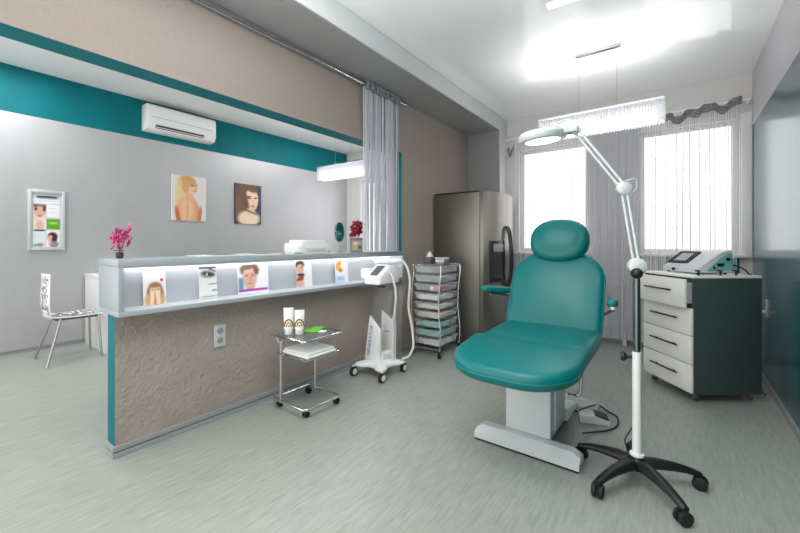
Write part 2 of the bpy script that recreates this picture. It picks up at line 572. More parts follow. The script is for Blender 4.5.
# ------------------------------------------------------------------ printed brochures in the niche
SK, SKD, HAIR = (233, 190, 160), (205, 150, 118), (126, 86, 56)
B1 = [('e', .52, .30, .37, .36, 0, (142, 98, 62), .12), ('e', .50, .14, .46, .24, 0, (206, 164, 120), .25), ('e', .52, .40, .25, .21, 0, SK, .15), ('e', .52, .57, .26, .07, 0, (160, 112, 72), .4),
      ('e', .41, .44, .07, .014, 0, (110, 72, 56), .5), ('e', .63, .44, .07, .014, 0, (110, 72, 56), .5), ('b', .38, .17, .085, .20, -12, (240, 204, 178), .3), ('b', .64, .17, .085, .20, 12, (240, 204, 178), .3),
      ('b', .36, .34, .02, .10, -14, (244, 210, 186), .4), ('b', .44, .35, .02, .10, -8, (244, 210, 186), .4), ('b', .60, .35, .02, .10, 8, (244, 210, 186), .4), ('b', .68, .34, .02, .10, 14, (244, 210, 186), .4),
      ('b', .51, .17, .025, .18, 0, (176, 126, 92), .6), ('e', .82, .72, .08, .045, 0, (226, 30, 110), .2)]
B2 = [('b', .5, .97, .5, .03, 0, (70, 66, 60), .2), ('e', .5, .77, .42, .13, 0, (150, 150, 146), .4), ('e', .52, .76, .34, .07, -6, (46, 46, 46), .4), ('e', .5, .755, .10, .05, 0, (240, 240, 240), .3),
      ('e', .54, .76, .07, .045, 0, (18, 18, 18), .3), ('b', .72, .90, .25, .022, -14, (60, 58, 56), .5), ('b', .75, .44, .23, .012, 0, (90, 90, 88), .5), ('b', .84, .24, .12, .015, 0, (40, 40, 40), .5),
      ('b', .5, .06, .35, .02, 0, (150, 148, 144), .5)]
B3 = [('b', .10, .33, .09, .22, 0, (92, 150, 170), .3), ('e', .40, .80, .31, .22, 0, (112, 88, 72), .2), ('b', .40, .22, .14, .12, 0, (214, 164, 142), .4), ('e', .40, .56, .235, .40, 0, (228, 180, 158), .12), ('e', .38, .93, .29, .10, 10, (122, 96, 78), .3), ('e', .60, .80, .07, .18, 12, (118, 92, 76), .4),
      ('e', .30, .655, .07, .012, 5, (96, 70, 58), .5), ('e', .50, .655, .07, .012, -5, (96, 70, 58), .5), ('e', .30, .60, .05, .016, 0, (80, 62, 58), .6), ('e', .50, .60, .05, .016, 0, (80, 62, 58), .6), ('e', .43, .49, .035, .10, 0, (208, 154, 134), .7),
      ('e', .40, .34, .09, .02, 0, (186, 96, 92), .5), ('b', .5, .12, .47, .04, 0, (176, 40, 170), .15)]
B4 = [('b', .22, .5, .26, .5, 0, (214, 196, 186), .15), ('e', .26, .86, .26, .13, 0, (60, 40, 36), .3), ('e', .26, .72, .2, .16, 0, (224, 172, 146), .25), ('e', .30, .47, .22, .05, 0, (54, 34, 34), .4),
      ('e', .25, .32, .25, .09, 20, (166, 60, 52), .4), ('e', .2, .16, .22, .1, 0, (226, 178, 150), .3), ('e', .36, .74, .06, .015, 0, (60, 40, 36), .5)]
B5 = [('e', .3, .80, .22, .12, 30, (232, 146, 30), .3), ('e', .34, .58, .24, .10, -20, (214, 120, 22), .3), ('e', .25, .66, .12, .12, 0, (250, 190, 60), .4), ('b', .4, .18, .3, .1, 0, (170, 196, 224), .5)]
def brochure(name, label, y0, y1, h, layers, bg, curl=0.0, nu=22, nv=36):
    zb = Z0 + 0.0295
    y0 *= 1.027; y1 *= 1.027
    r = thing(name, label, 'brochure', (-2.515, (y0 + y1) / 2, zb), 0, 'brochures in the counter niche')
    lean = 0.018
    w = y1 - y0
    def C(u, v, off):
        s = (u - 0.5) * 2
        return (-2.508 - lean * v + off - curl * (1 - s * s) * 0.6, y0 + w * u + curl * 0.35 * (2 * v - 1) ** 2 * s, zb + h * v * 0.985)
    mb = MB()
    rings = []
    for k in range(9):
        u = k / 8
        rings.append([C(u, 0, -0.002), C(u, 1, -0.002), C(u, 1, -0.0004), C(u, 0, -0.0004)])
    mb.loft(rings)
    obj('card', mb, 'paper', r, world=True, smooth=False)
    print_mesh('printed_front', lambda u, v: C(u, v, 0.0001), nu, nv, layers, bg, r, world=True)
brochure('brochure', 'white brochure of a blonde woman covering her face, nearest the counter end', .817, .936, .205, B1, (240, 238, 240))
brochure('brochure', 'narrow grey brochure with a large made-up eye at its top', 1.127, 1.243, .215, B2, (226, 226, 224))
brochure('brochure', 'wide curled brochure of a short-haired face over a magenta stripe', 1.39, 1.626, .215, B3, (240, 242, 244), 0.012)
brochure('brochure', 'brochure of a dark-haired woman on its left half beside white', 1.88, 2.042, .225, B4, (238, 238, 240))
brochure('brochure', 'small white brochure with an orange flower near the far niche end', 2.302, 2.465, .22, B5, (232, 236, 242))

# ------------------------------------------------------------------ things on the counter
def petal_cluster(mb, c, r, n, rng, mi=0):
    for k in range(5):
        a = 2 * PI * k / 5 + rng.random()
        t = rng.uniform(-0.5, 0.5)
        d = Vector((math.cos(a) * math.cos(t), math.sin(a) * 0.6, math.sin(a + t)))
        d.normalize()
        s = d.cross(Vector((0.2, 0.9, 0.35))).normalized()
        nrm = d.cross(s).normalized()
        C = Vector(c)
        P = [C, C + d * r * .5 + s * r * .38 + nrm * r * .1, C + d * r + nrm * r * .2, C + d * r * .5 - s * r * .38 + nrm * r * .1]
        Q = [p + nrm * r * 0.06 for p in P]
        a_ = [mb.bm.verts.new(p) for p in P]; b_ = [mb.bm.verts.new(p) for p in Q]
        fs = [mb.bm.faces.new(a_[::-1]), mb.bm.faces.new(b_)]
        for i in range(4):
            j = (i + 1) % 4
            fs.append(mb.bm.faces.new((a_[i], a_[j], b_[j], b_[i])))
        for f in fs: f.material_index = mi
rng = random.Random(3)
oc = thing('potted_orchid', 'magenta orchid in a small dark pot at the near end of the counter', 'flower', (-2.62, 0.755, 1.1105))
mb = MB(); mb.lathe([(.012, 0), (.018, .006), (.020, .02), (.018, .034), (.014, .036), (.013, .03)], (-2.62, .755, 1.1105), 16)
obj('pot', mb, 'stem', oc, world=True)
st = MB(); fl = MB(); bl = MB()
stems = [[(-2.62, .755, 1.13), (-2.615, .75, 1.19), (-2.605, .735, 1.25), (-2.60, .73, 1.29)],
         [(-2.62, .76, 1.13), (-2.62, .77, 1.18), (-2.61, .785, 1.23)]]
for s in stems:
    st.tube(s, .0022, 6, smooth_path=4)
for k in range(36):
    th, ph, q = rng.uniform(0, 2 * PI), rng.uniform(-1, 1), rng.random() ** .5
    petal_cluster(fl, (-2.60 + .03 * q * math.cos(th), .752 + .068 * q * math.sin(th) * math.sqrt(1 - ph * ph * .6) + .012 * ph, 1.23 + .085 * q * ph), rng.uniform(.019, .027), 5, rng, rng.choice((0, 0, 1)))
for k in range(3):
    a = k * 2.1
    p0 = Vector((-2.62, .755, 1.15)); d = Vector((math.cos(a), math.sin(a), .4)).normalized()
    bl.ball(p0 + d * .014, .018, .55, .9, .2, 10)
obj('stem', st, 'stem', oc, world=True); obj('blossoms', fl, ['magenta', 'pink'], oc, world=True, smooth=False); obj('leaves', bl, 'leaf', oc, world=True)

def flat_sheet(name, label, cat, x, y, z, w, d, h, rz, mats, printed=None, grp=None):
    r = thing(name, label, cat, (x, y, z), rz, grp)
    obj('sheets', MB().box(-w / 2, -d / 2, 0, w / 2, d / 2, h, 0.001, 1), mats, r)
    if printed:
        obj('printed_patch', MB().box(-w * .4, -d * .1, h, w * .3, d * .42, h + .0008), printed, r)
    return r
flat_sheet('paper_stack', 'low stack of white papers on the counter, nearer the orchid', 'papers', -2.58, 1.30, 1.1105, .21, .30, .006, .1, 'paper', 'black')
flat_sheet('magazine', 'dark-printed magazine lying on the counter beyond the white paper stack', 'magazine', -2.58, 1.62, 1.1105, .20, .28, .008, -.12, 'paper', 'black')

dv = thing('towel_warmer', 'low white rounded appliance lying on the counter beside the desk mirror', 'appliance', (-2.59, 2.11, 1.1105))
mb = MB().prism(rrect(.22, .38, (.05,) * 4, 6), 0, .09, .028, seg=4)
mb.prism(rrect(.19, .30, (.05,) * 4, 6), .088, .115, .012, seg=3)
obj('housing', mb, 'white_gloss', dv)
obj('lid_seam', MB().prism(rrect(.223, .383, (.05,) * 4, 6), .043, .047), 'greywhite', dv)
obj('front_panel', MB().box(.1105, -.10, .02, .1135, .10, .04, .001), 'greywhite', dv)

mr = thing('desk_mirror', 'oval chrome desk mirror on a thin stand on the counter', 'mirror', (-2.58, 2.482, 1.1105), -0.25)
mb = MB(); mb.lathe([(.045, 0), (.045, .006), (.012, .012), (.005, .02), (.004, .11)], (0, 0, 0), 20)
obj('stand', mb, 'chrome', mr)
def oval(w, h, x, n=28): return [(x, w * math.cos(2 * PI * k / n), .195 + h * math.sin(2 * PI * k / n)) for k in range(n)]
obj('frame', MB().loft([oval(.046, .092, -.008), oval(.052, .1, -.006), oval(.052, .1, .004), oval(.046, .094, .006)]), 'chrome', mr)
obj('mirror_glass', MB().loft([oval(.045, .092, .0062), oval(.044, .091, .0075)]), 'mirror', mr, smooth=False)

pf = thing('photo_frame', 'small silver photo frame standing on the counter in front of the red orchid', 'photo frame', (-2.52, 2.66, 1.1105), -0.4)
def frm(mb, w0, w1, h, x0, x1, lean):
    pass
mb = MB()
mb.loft([[(.03, -.085, 0), (.045, -.085, 0), (.045, .085, 0), (.03, .085, 0)], [(-.015, -.07, .14), (0, -.07, .14), (0, .07, .14), (-.015, .07, .14)]])
obj('frame', mb, 'steelgrey', pf, smooth=False)
P5 = [('e', .45, .5, .3, .35, 0, (206, 176, 130), .3), ('e', .65, .35, .2, .2, 0, (96, 120, 90), .4), ('e', .3, .7, .2, .15, 0, (232, 214, 190), .4)]
print_mesh('photo', lambda u, v: (.0462 - .045 * (.1 + .72 * v), (-.07 + .014 * (.1 + .72 * v)) + (.14 - .028 * (.1 + .72 * v)) * u, .014 + .1 * v), 12, 12, P5, (176, 170, 150), pf)

ro = thing('vase_of_orchid', 'dark red orchid in a clear glass vase behind the small silver frame', 'flower', (-2.63, 2.79, 1.1105))
mb = MB(); mb.lathe([(.03, 0), (.034, .004), (.026, .06), (.022, .11), (.03, .15), (.028, .15), (.02, .11), (.024, .06), (.03, .008)], (0, 0, 0), 18)
obj('vase', mb, 'acrylic', ro)
st = MB(); fl = MB()
st.tube([(0, 0, .01), (0, 0, .14), (.02, -.02, .22), (.05, -.05, .27)], .003, 6, smooth_path=4)
for k in range(22):
    petal_cluster(fl, (.04 + rng.uniform(-.03, .03), -.05 + rng.uniform(-.055, .05), .225 + rng.uniform(-.06, .07)), rng.uniform(.034, .048), 5, rng)
obj('stem', st, 'leaf', ro); obj('blossoms', fl, 'red', ro, smooth=False)

# ------------------------------------------------------------------ reception side: wall pieces
def canvas(label, y0, y1, z0, z1, layers, bg, edge):
    r = thing('canvas_print', label, 'picture', (XF, (y0 + y1) / 2, z0))
    obj('stretcher', MB().box(XF - .0005, y0, z0, XF + .022, y1, z1, 0.001, 1), edge, r, world=True)
    print_mesh('printed_canvas', lambda u, v: (XF + .0226, y0 + (y1 - y0) * u, z0 + (z1 - z0) * v), 40, 56, layers, bg, r, world=True)
C1 = [('e', .32, .68, .17, .30, 12, (226, 196, 140), .2), ('e', .26, .50, .17, .28, 18, (232, 206, 152), .25), ('e', .45, .20, .34, .36, 0, (222, 166, 128), .12), ('e', .42, .26, .20, .28, 0, (238, 194, 158), .5),
      ('b', .50, .56, .11, .10, 0, (226, 178, 146), .3), ('e', .56, .76, .18, .16, -8, (236, 194, 166), .12), ('e', .47, .90, .22, .11, -12, (206, 158, 96), .25), ('e', .38, .78, .10, .16, 0, (210, 164, 104), .3),
      ('e', .40, .72, .04, .05, 0, (222, 164, 136), .3), ('e', .58, .79, .05, .012, -6, (96, 66, 54), .5), ('e', .70, .80, .03, .012, 0, (96, 66, 54), .5), ('e', .67, .745, .03, .03, 0, (226, 172, 144), .5),
      ('e', .66, .68, .05, .015, 0, (196, 92, 90), .5), ('e', .15, .12, .06, .20, 14, (196, 116, 74), .35), ('e', .80, .12, .06, .22, -10, (204, 128, 86), .35), ('e', .43, .25, .02, .24, 0, (214, 160, 124), .8)]
canvas('canvas of a blonde woman seen from behind with bare back', 2.267, 2.739, 1.525, 2.18, C1, (224, 218, 214), 'paper')
C2 = [('e', .40, .62, .44, .50, 8, (104, 76, 60), .25), ('e', .24, .36, .24, .40, 12, (124, 92, 72), .3), ('e', .62, .62, .26, .30, -10, (240, 208, 186), .14), ('e', .36, .58, .12, .46, 20, (112, 82, 64), .4), ('e', .62, .92, .28, .10, -10, (112, 82, 66), .4),
      ('e', .52, .14, .42, .20, 0, (240, 214, 190), .25), ('b', .60, .34, .14, .08, 10, (226, 188, 162), .4), ('b', .62, .30, .18, .014, -14, (40, 30, 30), .4), ('e', .52, .66, .08, .02, -6, (70, 48, 42), .5),
      ('e', .77, .67, .06, .018, 6, (70, 48, 42), .5), ('e', .68, .57, .03, .06, 0, (226, 180, 158), .6), ('e', .67, .46, .08, .025, 0, (206, 112, 108), .5), ('e', .53, .70, .10, .012, 0, (96, 66, 56), .6)]
canvas('dark canvas portrait of a long-haired brunette wearing a choker', 3.2, 3.667, 1.516, 2.174, C2, (70, 66, 84), 'black')

rk = thing('leaflet_rack', 'silver framed leaflet rack on the grey wall above the white chair', 'leaflet rack', (XF + .001, .967, 1.12))
y0, y1, z0, z1 = .813, 1.121, 1.12, 1.80
mb = MB(); x0, x1 = XF + .002, XF + .03
mb.box(x0, y0, z0, x1, y0 + .028, z1, .003); mb.box(x0, y1 - .028, z0, x1, y1, z1, .003)
mb.box(x0, y0 + .028, z0, x1, y1 - .028, z0 + .03, .003); mb.box(x0, y0 + .028, z1 - .035, x1, y1 - .028, z1, .003)
obj('frame', mb, 'alu', rk, world=True)
obj('back_panel', MB().box(x0, y0 + .028, z0 + .03, x0 + .008, y1 - .028, z1 - .035), 'greywhite', rk, world=True)
obj('top_clip', MB().box(x0 + .008, y0 + .07, z1 - .085, x0 + .026, y1 - .07, z1 - .068, .003), 'darksteel', rk, world=True)
def leaflet(label, ya, yb, za, zb, layers, bg, dx=0):
    r = thing('leaflet', label, 'leaflet', (x0 + .010 + dx, (ya + yb) / 2, za), 0, 'leaflets in the wall rack')
    obj('sheet', MB().box(x0 + .009 + dx, ya, za, x0 + .011 + dx, yb, zb), 'paper', r, world=True, smooth=False)
    print_mesh('printed_front', lambda u, v: (x0 + .0113 + dx, ya + (yb - ya) * u, za + (zb - za) * v), 16, 20, layers, bg, r, world=True)
leaflet('leaflet of a close-up face with dark hair at the left of the rack', .855, .962, 1.46, 1.635, [('b', .5, .9, .5, .1, 0, (110, 84, 60), .3), ('e', .5, .55, .45, .35, 0, (222, 170, 150), .3), ('e', .2, .7, .1, .1, 0, (60, 44, 40), .4), ('e', .85, .7, .1, .15, 0, (50, 36, 34), .4), ('e', .5, .25, .2, .05, 0, (190, 100, 96), .5)], (232, 214, 206))
leaflet('leaflet of a pale chin and neck below the close-up face', .855, .962, 1.335, 1.455, [('e', .5, .55, .3, .5, 0, (222, 180, 160), .4), ('b', .5, .06, .4, .08, 0, (90, 60, 56), .4)], (236, 222, 216))
leaflet('plain white leaflet at the upper right of the rack', .966, 1.075, 1.49, 1.64, [('b', .4, .7, .3, .03, 0, (200, 204, 210), .5), ('b', .5, .4, .35, .02, 0, (206, 208, 214), .5)], (238, 238, 240))
leaflet('bright green leaflet on the right side of the rack', .966, 1.078, 1.36, 1.472, [('b', .5, .6, .3, .12, 0, (170, 210, 110), .6)], (96, 168, 36))
leaflet('pale blue leaflet at the lower left of the rack', .85, .955, 1.155, 1.33, [('e', .6, .15, .3, .12, 0, (220, 150, 150), .5), ('b', .4, .12, .3, .06, 0, (80, 150, 150), .5), ('b', .5, .7, .4, .1, 0, (206, 224, 230), .6)], (220, 230, 234))
leaflet('leaflet of a dark-haired woman in profile at the lower right', .962, 1.08, 1.155, 1.345, [('e', .45, .62, .36, .26, 0, (60, 40, 44), .2), ('e', .28, .52, .2, .2, 0, (226, 178, 152), .25), ('e', .58, .45, .18, .22, -20, (62, 42, 46), .3), ('e', .55, .16, .34, .2, 0, (140, 136, 146), .3), ('e', .28, .22, .12, .1, 0, (222, 176, 150), .4)], (238, 234, 234))
leaflet('wide white leaflet along the top of the rack', .86, 1.075, 1.648, 1.70, [('b', .5, .5, .4, .1, 0, (208, 210, 216), .6)], (240, 240, 242))

ac = thing('air_conditioner', 'white split air conditioner high on the teal band', 'air conditioner', (XF + .001, 2.325, 2.71))
y0, y1, z0, z1 = 1.90, 2.80, 2.70, 3.04
pr = [(XF + .002, z1), (XF + .17, z1), (XF + .20, z1 - .03), (XF + .205, z0 + .09), (XF + .17, z0 + .02), (XF + .12, z0), (XF + .002, z0)]
obj('housing', MB().prism(pr, y0, y1, .006, axis='y'), 'white_gloss', ac, world=True)
obj('front_seam', MB().box(XF + .2015, y0 + .05, z0 + .168, XF + .2055, y1 - .05, z0 + .172), 'greyrubber', ac, world=True)
sl = MB()
sl.prism([(XF + .197, z0 + .072), (XF + .2, z0 + .076), (XF + .183, z0 + .034), (XF + .18, z0 + .032)], y0 + .1, y1 - .17, axis='y')
obj('air_outlet', sl, 'ac_slot', ac, world=True, smooth=False)
obj('outlet_flap', MB().prism([(XF + .192, z0 + .052), (XF + .196, z0 + .051), (XF + .19, z0 + .04), (XF + .186, z0 + .04)], y0 + .1, y1 - .17, axis='y'), 'greywhite', ac, world=True, smooth=False)

# desk + perforated chair of the reception
dk = thing('reception_desk', 'white reception desk standing against the grey wall behind the counter end', 'desk', (-5.3, 1.6, 0))
obj('desktop', MB().box(-5.73, 1.295, .80, -4.75, 2.0, .835, .003), 'white', dk, world=True)
obj('side_panel', MB().box(-5.71, 1.30, .001, -4.85, 1.335, .80, .002), 'white', dk, world=True)
obj('side_panel', MB().box(-5.71, 1.94, .001, -4.85, 1.975, .80, .002), 'white', dk, world=True)

ch = thing('perforated_chair', 'white perforated shell chair with steel legs at the reception desk', 'chair', (-5.08, 1.06, 0), 0)
def shell_pts(nu, nv, rg, fn, ju):
    return [[fn((i + (rg.uniform(-ju, ju) if 0 < i < nu else 0)) / nu, (j + (rg.uniform(-ju, ju) if 0 < j < nv else 0)) / nv) for i in range(nu + 1)] for j in range(nv + 1)]
def perforated(nu, nv, fn, seed):
    rg = random.Random(seed)
    mb = MB(); bm = mb.bm
    g = [[bm.verts.new(p) for p in row] for row in shell_pts(nu, nv, rg, fn, .3)]
    fs = []
    for j in range(nv):
        for i in range(nu):
            fs.append((bm.faces.new((g[j][i], g[j][i + 1], g[j + 1][i + 1], g[j + 1][i])), 0 < i < nu - 1 and 0 < j < nv - 1))
    hole = [f for f, ok in fs if ok and rg.random() < .5]
    bmesh.ops.inset_individual(bm, faces=hole, thickness=.0058)
    bmesh.ops.delete(bm, geom=hole, context='FACES')
    return mb
def seat_fn(u, v):       # u across (x), v front (at +y) to back
    x = (u - .5) * .44 * (1 - .12 * v)
    y = .22 - .42 * v
    z = .455 + .02 * math.cos(u * 2 * PI) * .6 - .012 * math.sin(v * PI) - .02 * max(0, .12 - v) / .12
    return (x, y, z)
def back_fn(u, v):
    x = (u - .5) * .40 * (1 - .12 * v * v)
    t = v
    y = -.20 - .02 * math.sin(min(1, t * 3) * PI / 2) + .012 * t - .025 * (1 - (2 * u - 1) ** 2)
    z = .455 + .02 * t + .42 * t
    return (x, y, z)
se = obj('seat', perforated(16, 16, seat_fn, 5), 'white_gloss', ch)
bk = obj('backrest', perforated(15, 17, back_fn, 6), 'white_gloss', ch)
for o in (se, bk):
    md = o.modifiers.new('thickness', 'SOLIDIFY'); md.thickness = .009; md.offset = 0
obj('under_frame', MB().tube([(-.16, .17, .435), (-.15, -.16, .435), (.15, -.16, .435), (.16, .17, .435)], .010, 8, closed=True), 'darksteel', ch)
for sx, sy in ((-1, -1), (1, -1), (-1, 1), (1, 1)):
    obj('leg', MB().tube([(sx * .165, .17 if sy > 0 else -.13, .44), (sx * (.20 if sy > 0 else .26), .19 if sy > 0 else -.25, .0)], .0115, 8), 'steelgrey', ch)

# ------------------------------------------------------------------ pendant lamps with crystal fringe
def pendant(label, cx, y, zc, w=.97, d=.16, z0=2.17, z1=2.37, can_w=.36):
    r = thing('pendant_lamp', label, 'lamp', (cx, y, z0), 0, None)
    obj('canopy', MB().box(cx - can_w / 2, y - .025, zc - .022, cx + can_w / 2, y + .025, zc - .001, .004), 'steelgrey', r, world=True)
    for s in (-1, 1):
        obj('wire', MB().tube([(cx + s * can_w * .42, y, zc - .02), (cx + s * can_w * .42, y, z1 - .01)], .0018, 6), 'steelgrey', r, world=True)
    fr = MB()
    for sx in (-1, 1): fr.box(cx + sx * w / 2 - .006, y - d / 2, z1 - .014, cx + sx * w / 2 + .006, y + d / 2, z1)
    for sy in (-1, 1): fr.box(cx - w / 2, y + sy * d / 2 - .006, z1 - .014, cx + w / 2, y + sy * d / 2 + .006, z1)
    obj('frame', fr, 'chrome', r, world=True, smooth=False)
    fg = MB()
    def drop(x, yy):
        fg.lathe([(.003, z0 - z1 + .018), (.0085, z0 - z1 + .028), (.0085, -.03), (.0055, -.016)], (x, yy, z1), 6)
    n = 44
    for k in range(n):
        x = cx - w / 2 + w * (k + .5) / n
        drop(x, y - d / 2); drop(x, y + d / 2)
    for k in range(7):
        yy = y - d / 2 + d * (k + .5) / 7
        drop(cx - w / 2, yy); drop(cx + w / 2, yy)
    obj('crystal_fringe', fg, 'crystal', r, world=True, smooth=False)
    obj('lit_tube', MB().box(cx - w / 2 + .06, y - .04, z0 + .025, cx + w / 2 - .06, y + .04, z0 + .115, .02), 'lamp_core', r, world=True)
    return r
pendant('long lit crystal pendant lamp in front of the two windows', -.575, 3.70, ZC)
pendant('lit crystal pendant lamp over the reception, seen through the opening', -3.78, 3.70, ZR, .90, .16, 2.10, 2.31)

# ------------------------------------------------------------------ rails and string curtains
rl = thing('curtain_rail', 'chrome curtain rail running along the top of the taupe bulkhead', 'curtain rail', (-2.375, 1.0, 2.70))
obj('rod', MB().tube([(-2.372, YF + .02, 2.70), (-2.372, 3.24, 2.70)], .015, 12), 'chrome', rl, world=True)
mb = MB(); mb.lathe([(.006, 0), (.016, .006), (.02, .02), (.014, .034), (.004, .04)], (-2.372, 3.24, 2.70), 14, 'y')
obj('finial', mb, 'chrome', rl, world=True)
for yy in (-.6, 1.2, 3.2):
    obj('bracket', MB().box(-2.419, yy - .008, 2.692, -2.372, yy + .008, 2.708), 'chrome', rl, world=True)

cu = thing('string_curtain', 'bunched grey string curtain hanging from the chrome rail at the counter end', 'curtain', (-2.372, 2.88, 1.1105))
st = MB()
rg = random.Random(11)
for k in range(124):
    y = 2.60 + .53 * (k + rg.random()) / 124
    x = -2.378 + rg.uniform(-.03, .026)
    w = rg.uniform(.005, .0095)
    y2 = y + rg.uniform(-.02, .02)
    pts = []
    for (zz, t) in ((2.68, 0), (2.2, .3), (1.7, .6), (1.113, 1)):
        pts.append((max(-2.412, x + rg.uniform(-.003, .003)), y + (y2 - y) * t, zz))
    st.tube(pts, w * .55, 4)
obj('strings', st, 'strings', cu, world=True, smooth=False)
hd = MB()
for k in range(26):
    y = 2.605 + .52 * k / 25
    hd.tube([(-2.352 + .012 * math.sin(k * 2.1), y, 2.735), (-2.345 + .012 * math.cos(k * 1.7), y + .008, 2.69), (-2.354 + .01 * math.sin(k), y - .004, 2.655)], .010, 6)
obj('gathered_heading', hd, 'strings_dark', cu, world=True)

rd = thing('window_curtain_rod', 'thin pale curtain rod above the two windows', 'curtain rod', (-.7, 4.95, 2.61))
obj('rod', MB().tube([(-1.90, 4.95, 2.61), (.57, 4.95, 2.61)], .009, 8), 'strings_pale', rd, world=True)
for xx in (-1.88, -.62, .56):
    obj('bracket', MB().box(xx - .008, 4.95, 2.602, xx + .008, YB - .003, 2.618), 'strings_pale', rd, world=True)
wc = thing('string_curtain', 'pale sheer string curtain hanging across both windows', 'curtain', (-.7, 4.95, .1))
rg = random.Random(12)
def hang(x0, x1, step, rad, m, bundles):
    st = MB()
    x = x0
    nb = x0 + .03
    while x < x1:
        x += rg.uniform(*step)
        y = 4.95 + rg.uniform(-.012, .012)
        w = rg.uniform(*rad)
        if bundles and x > nb:
            w = rg.uniform(.0036, .0054)
            nb = x + rg.uniform(.035, .085)
        dx = rg.uniform(-.008, .008)
        st.tube([(x, y, 2.60), (x + dx * .5, y + rg.uniform(-.004, .004), 1.4), (x + dx, y, .10)], w, 4)
    return obj('strings', st, m, wc, world=True, smooth=False)
hang(-1.78, -.92, (.012, .022), (.0022, .0036), 'strings_pale', True)
hang(-.91, -.35, (.009, .014), (.0026, .0048), 'strings_mid', False)
hang(-.34, .46, (.012, .022), (.0022, .0036), 'strings_pale', True)
# dark bunch of strings swagged over the right-hand rod
sw = [(-.12, 2.54), (-.06, 2.555), (-.02, 2.50), (.03, 2.515), (.08, 2.56), (.16, 2.55), (.22, 2.58), (.29, 2.585), (.34, 2.54), (.40, 2.56), (.45, 2.605), (.50, 2.60)]
ss = MB()
pp, _ = MB.spline([Vector((a, 4.925, b)) for a, b in sw], [1] * len(sw), 6)
for j in range(7):
    off = (j - 3) * .011
    ss.tube([(p.x, 4.925 + .012 * math.sin(i * .9 + j * 1.8), p.z + off + .006 * math.sin(i * .6 + j * 2)) for i, p in enumerate(pp)], .0085, 5)
props(obj('curtain_swag', ss, 'strings_dark'), 'dark grey wavy swag of strings above the right window', 'curtain')
s2 = MB()
for j in range(4):
    s2.tube([(-1.86 + .008 * j, 4.92, 2.47 + .01 * j), (-1.83, 4.915 + .004 * j, 2.40 - .012 * j), (-1.80 + .006 * j, 4.92, 2.46), (-1.77, 4.92, 2.50 + .008 * j)], .008, 5, smooth_path=4)
props(obj('curtain_swag', s2, 'strings_dark'), 'short dark bunch of strings beside the corner column', 'curtain')

# radiator under the left window
ra = thing('radiator', 'pale flat panel radiator under the windows behind the string curtain', 'radiator', (-.75, 5.05, .1))
mb = MB().box(-1.45, 5.03, .15, -.36, 5.07, .69, .008)
for k in range(26): mb.box(-1.42 + k * .041, 5.022, .19, -1.40 + k * .041, 5.0305, .65, .003, 1)
obj('panel', mb, 'radiator', ra, world=True)
obj('top_grille', MB().box(-1.45, 5.005, .69, -.36, 5.09, .71, .004), 'radiator', ra, world=True)
obj('pipe', MB().tube([(-.36, 5.05, .18), (-.28, 5.05, .18), (-.28, 5.05, .02)], .011, 8), 'radiator', ra, world=True)
obj('pipe', MB().tube([(-.36, 5.05, .64), (-.25, 5.05, .64), (-.25, 5.05, .02)], .011, 8), 'radiator', ra, world=True)
for s in (-1.3, -.5):
    obj('foot', MB().box(s - .02, 5.03, .001, s + .02, 5.07, .155), 'radiator', ra, world=True)

# ------------------------------------------------------------------ fridge
fx0, fxs, fy0, fy1, fh = -2.395, -1.80, 3.90, 4.845, 1.80
fr = thing('refrigerator', 'tall stainless steel side-by-side refrigerator against the taupe wall', 'refrigerator', (-2.1, 4.36, 0))
obj('cabinet', MB().box(fx0, fy0, .035, fxs, fy1, fh - .02, .006), 'stainless_side', fr, world=True)
obj('top_cover', MB().box(fx0, fy0 + .005, fh - .02, fxs - .02, fy1 - .005, fh, .006), 'black', fr, world=True)
def door(ya, yb):
    n = 10; pts = [(fxs + .006, ya), ]
    arc = []
    for k in range(n + 1):
        y = ya + (yb - ya) * k / n
        t = (y - fy0) / (fy1 - fy0) * 2 - 1
        arc.append((fxs + .05 + .075 * (1 - t * t), y))
    return [(fxs + .006, ya)] + arc + [(fxs + .006, yb)]
ys = 4.40
d1 = obj('door', MB().prism(door(fy0, ys - .003), .06, fh - .005, .004), 'stainless', fr, world=True)
d2 = obj('door', MB().prism(door(ys + .003, fy1), .06, fh - .005, .004), 'stainless', fr, world=True)
def fxd(y):
    t = (y - fy0) / (fy1 - fy0) * 2 - 1
    return fxs + .05 + .075 * (1 - t * t)
def panel(ya, yb, z0, z1, t, bev=.003):
    mb = MB(); rings = []
    for k in range(9):
        y = ya + (yb - ya) * k / 8
        rings.append([(fxd(y) - .002, y, z0), (fxd(y) + t, y, z0), (fxd(y) + t, y, z1), (fxd(y) - .002, y, z1)])
    return mb.loft(rings)
dp = obj('dispenser', panel(4.0, 4.33, .74, 1.225, .012), 'black_gloss', d1, world=True, smooth=False)
obj('dispenser_display', panel(4.06, 4.27, 1.10, 1.19, .015), 'steelgrey', d1, world=True, smooth=False)
obj('dispenser_tray', panel(4.03, 4.30, .755, .775, .03), 'black', d1, world=True, smooth=False)
for dd, yy in ((d1, 4.365), (d2, 4.435)):
    x = fxd(yy)
    obj('handle', MB().tube([(x - .005, yy, .66), (x + .03, yy, .70), (x + .055, yy, .85), (x + .062, yy, 1.02), (x + .055, yy, 1.19), (x + .03, yy, 1.36), (x - .005, yy, 1.40)], [.012, .014, .013, .013, .013, .014, .012], 10, smooth_path=5), 'black_gloss', dd, world=True, label='black bowed handle')
for yy in (fy0 + .06, fy1 - .06):
    for xx in (fx0 + .06, fxs - .06):
        obj('foot', MB().lathe([(.02, 0), (.02, .036)], (xx, yy, .0), 12), 'black', fr, world=True)
obj('kick_plate', MB().box(fxs - .03, fy0 + .01, .012, fxs + .02, fy1 - .01, .052), 'black', fr, world=True)

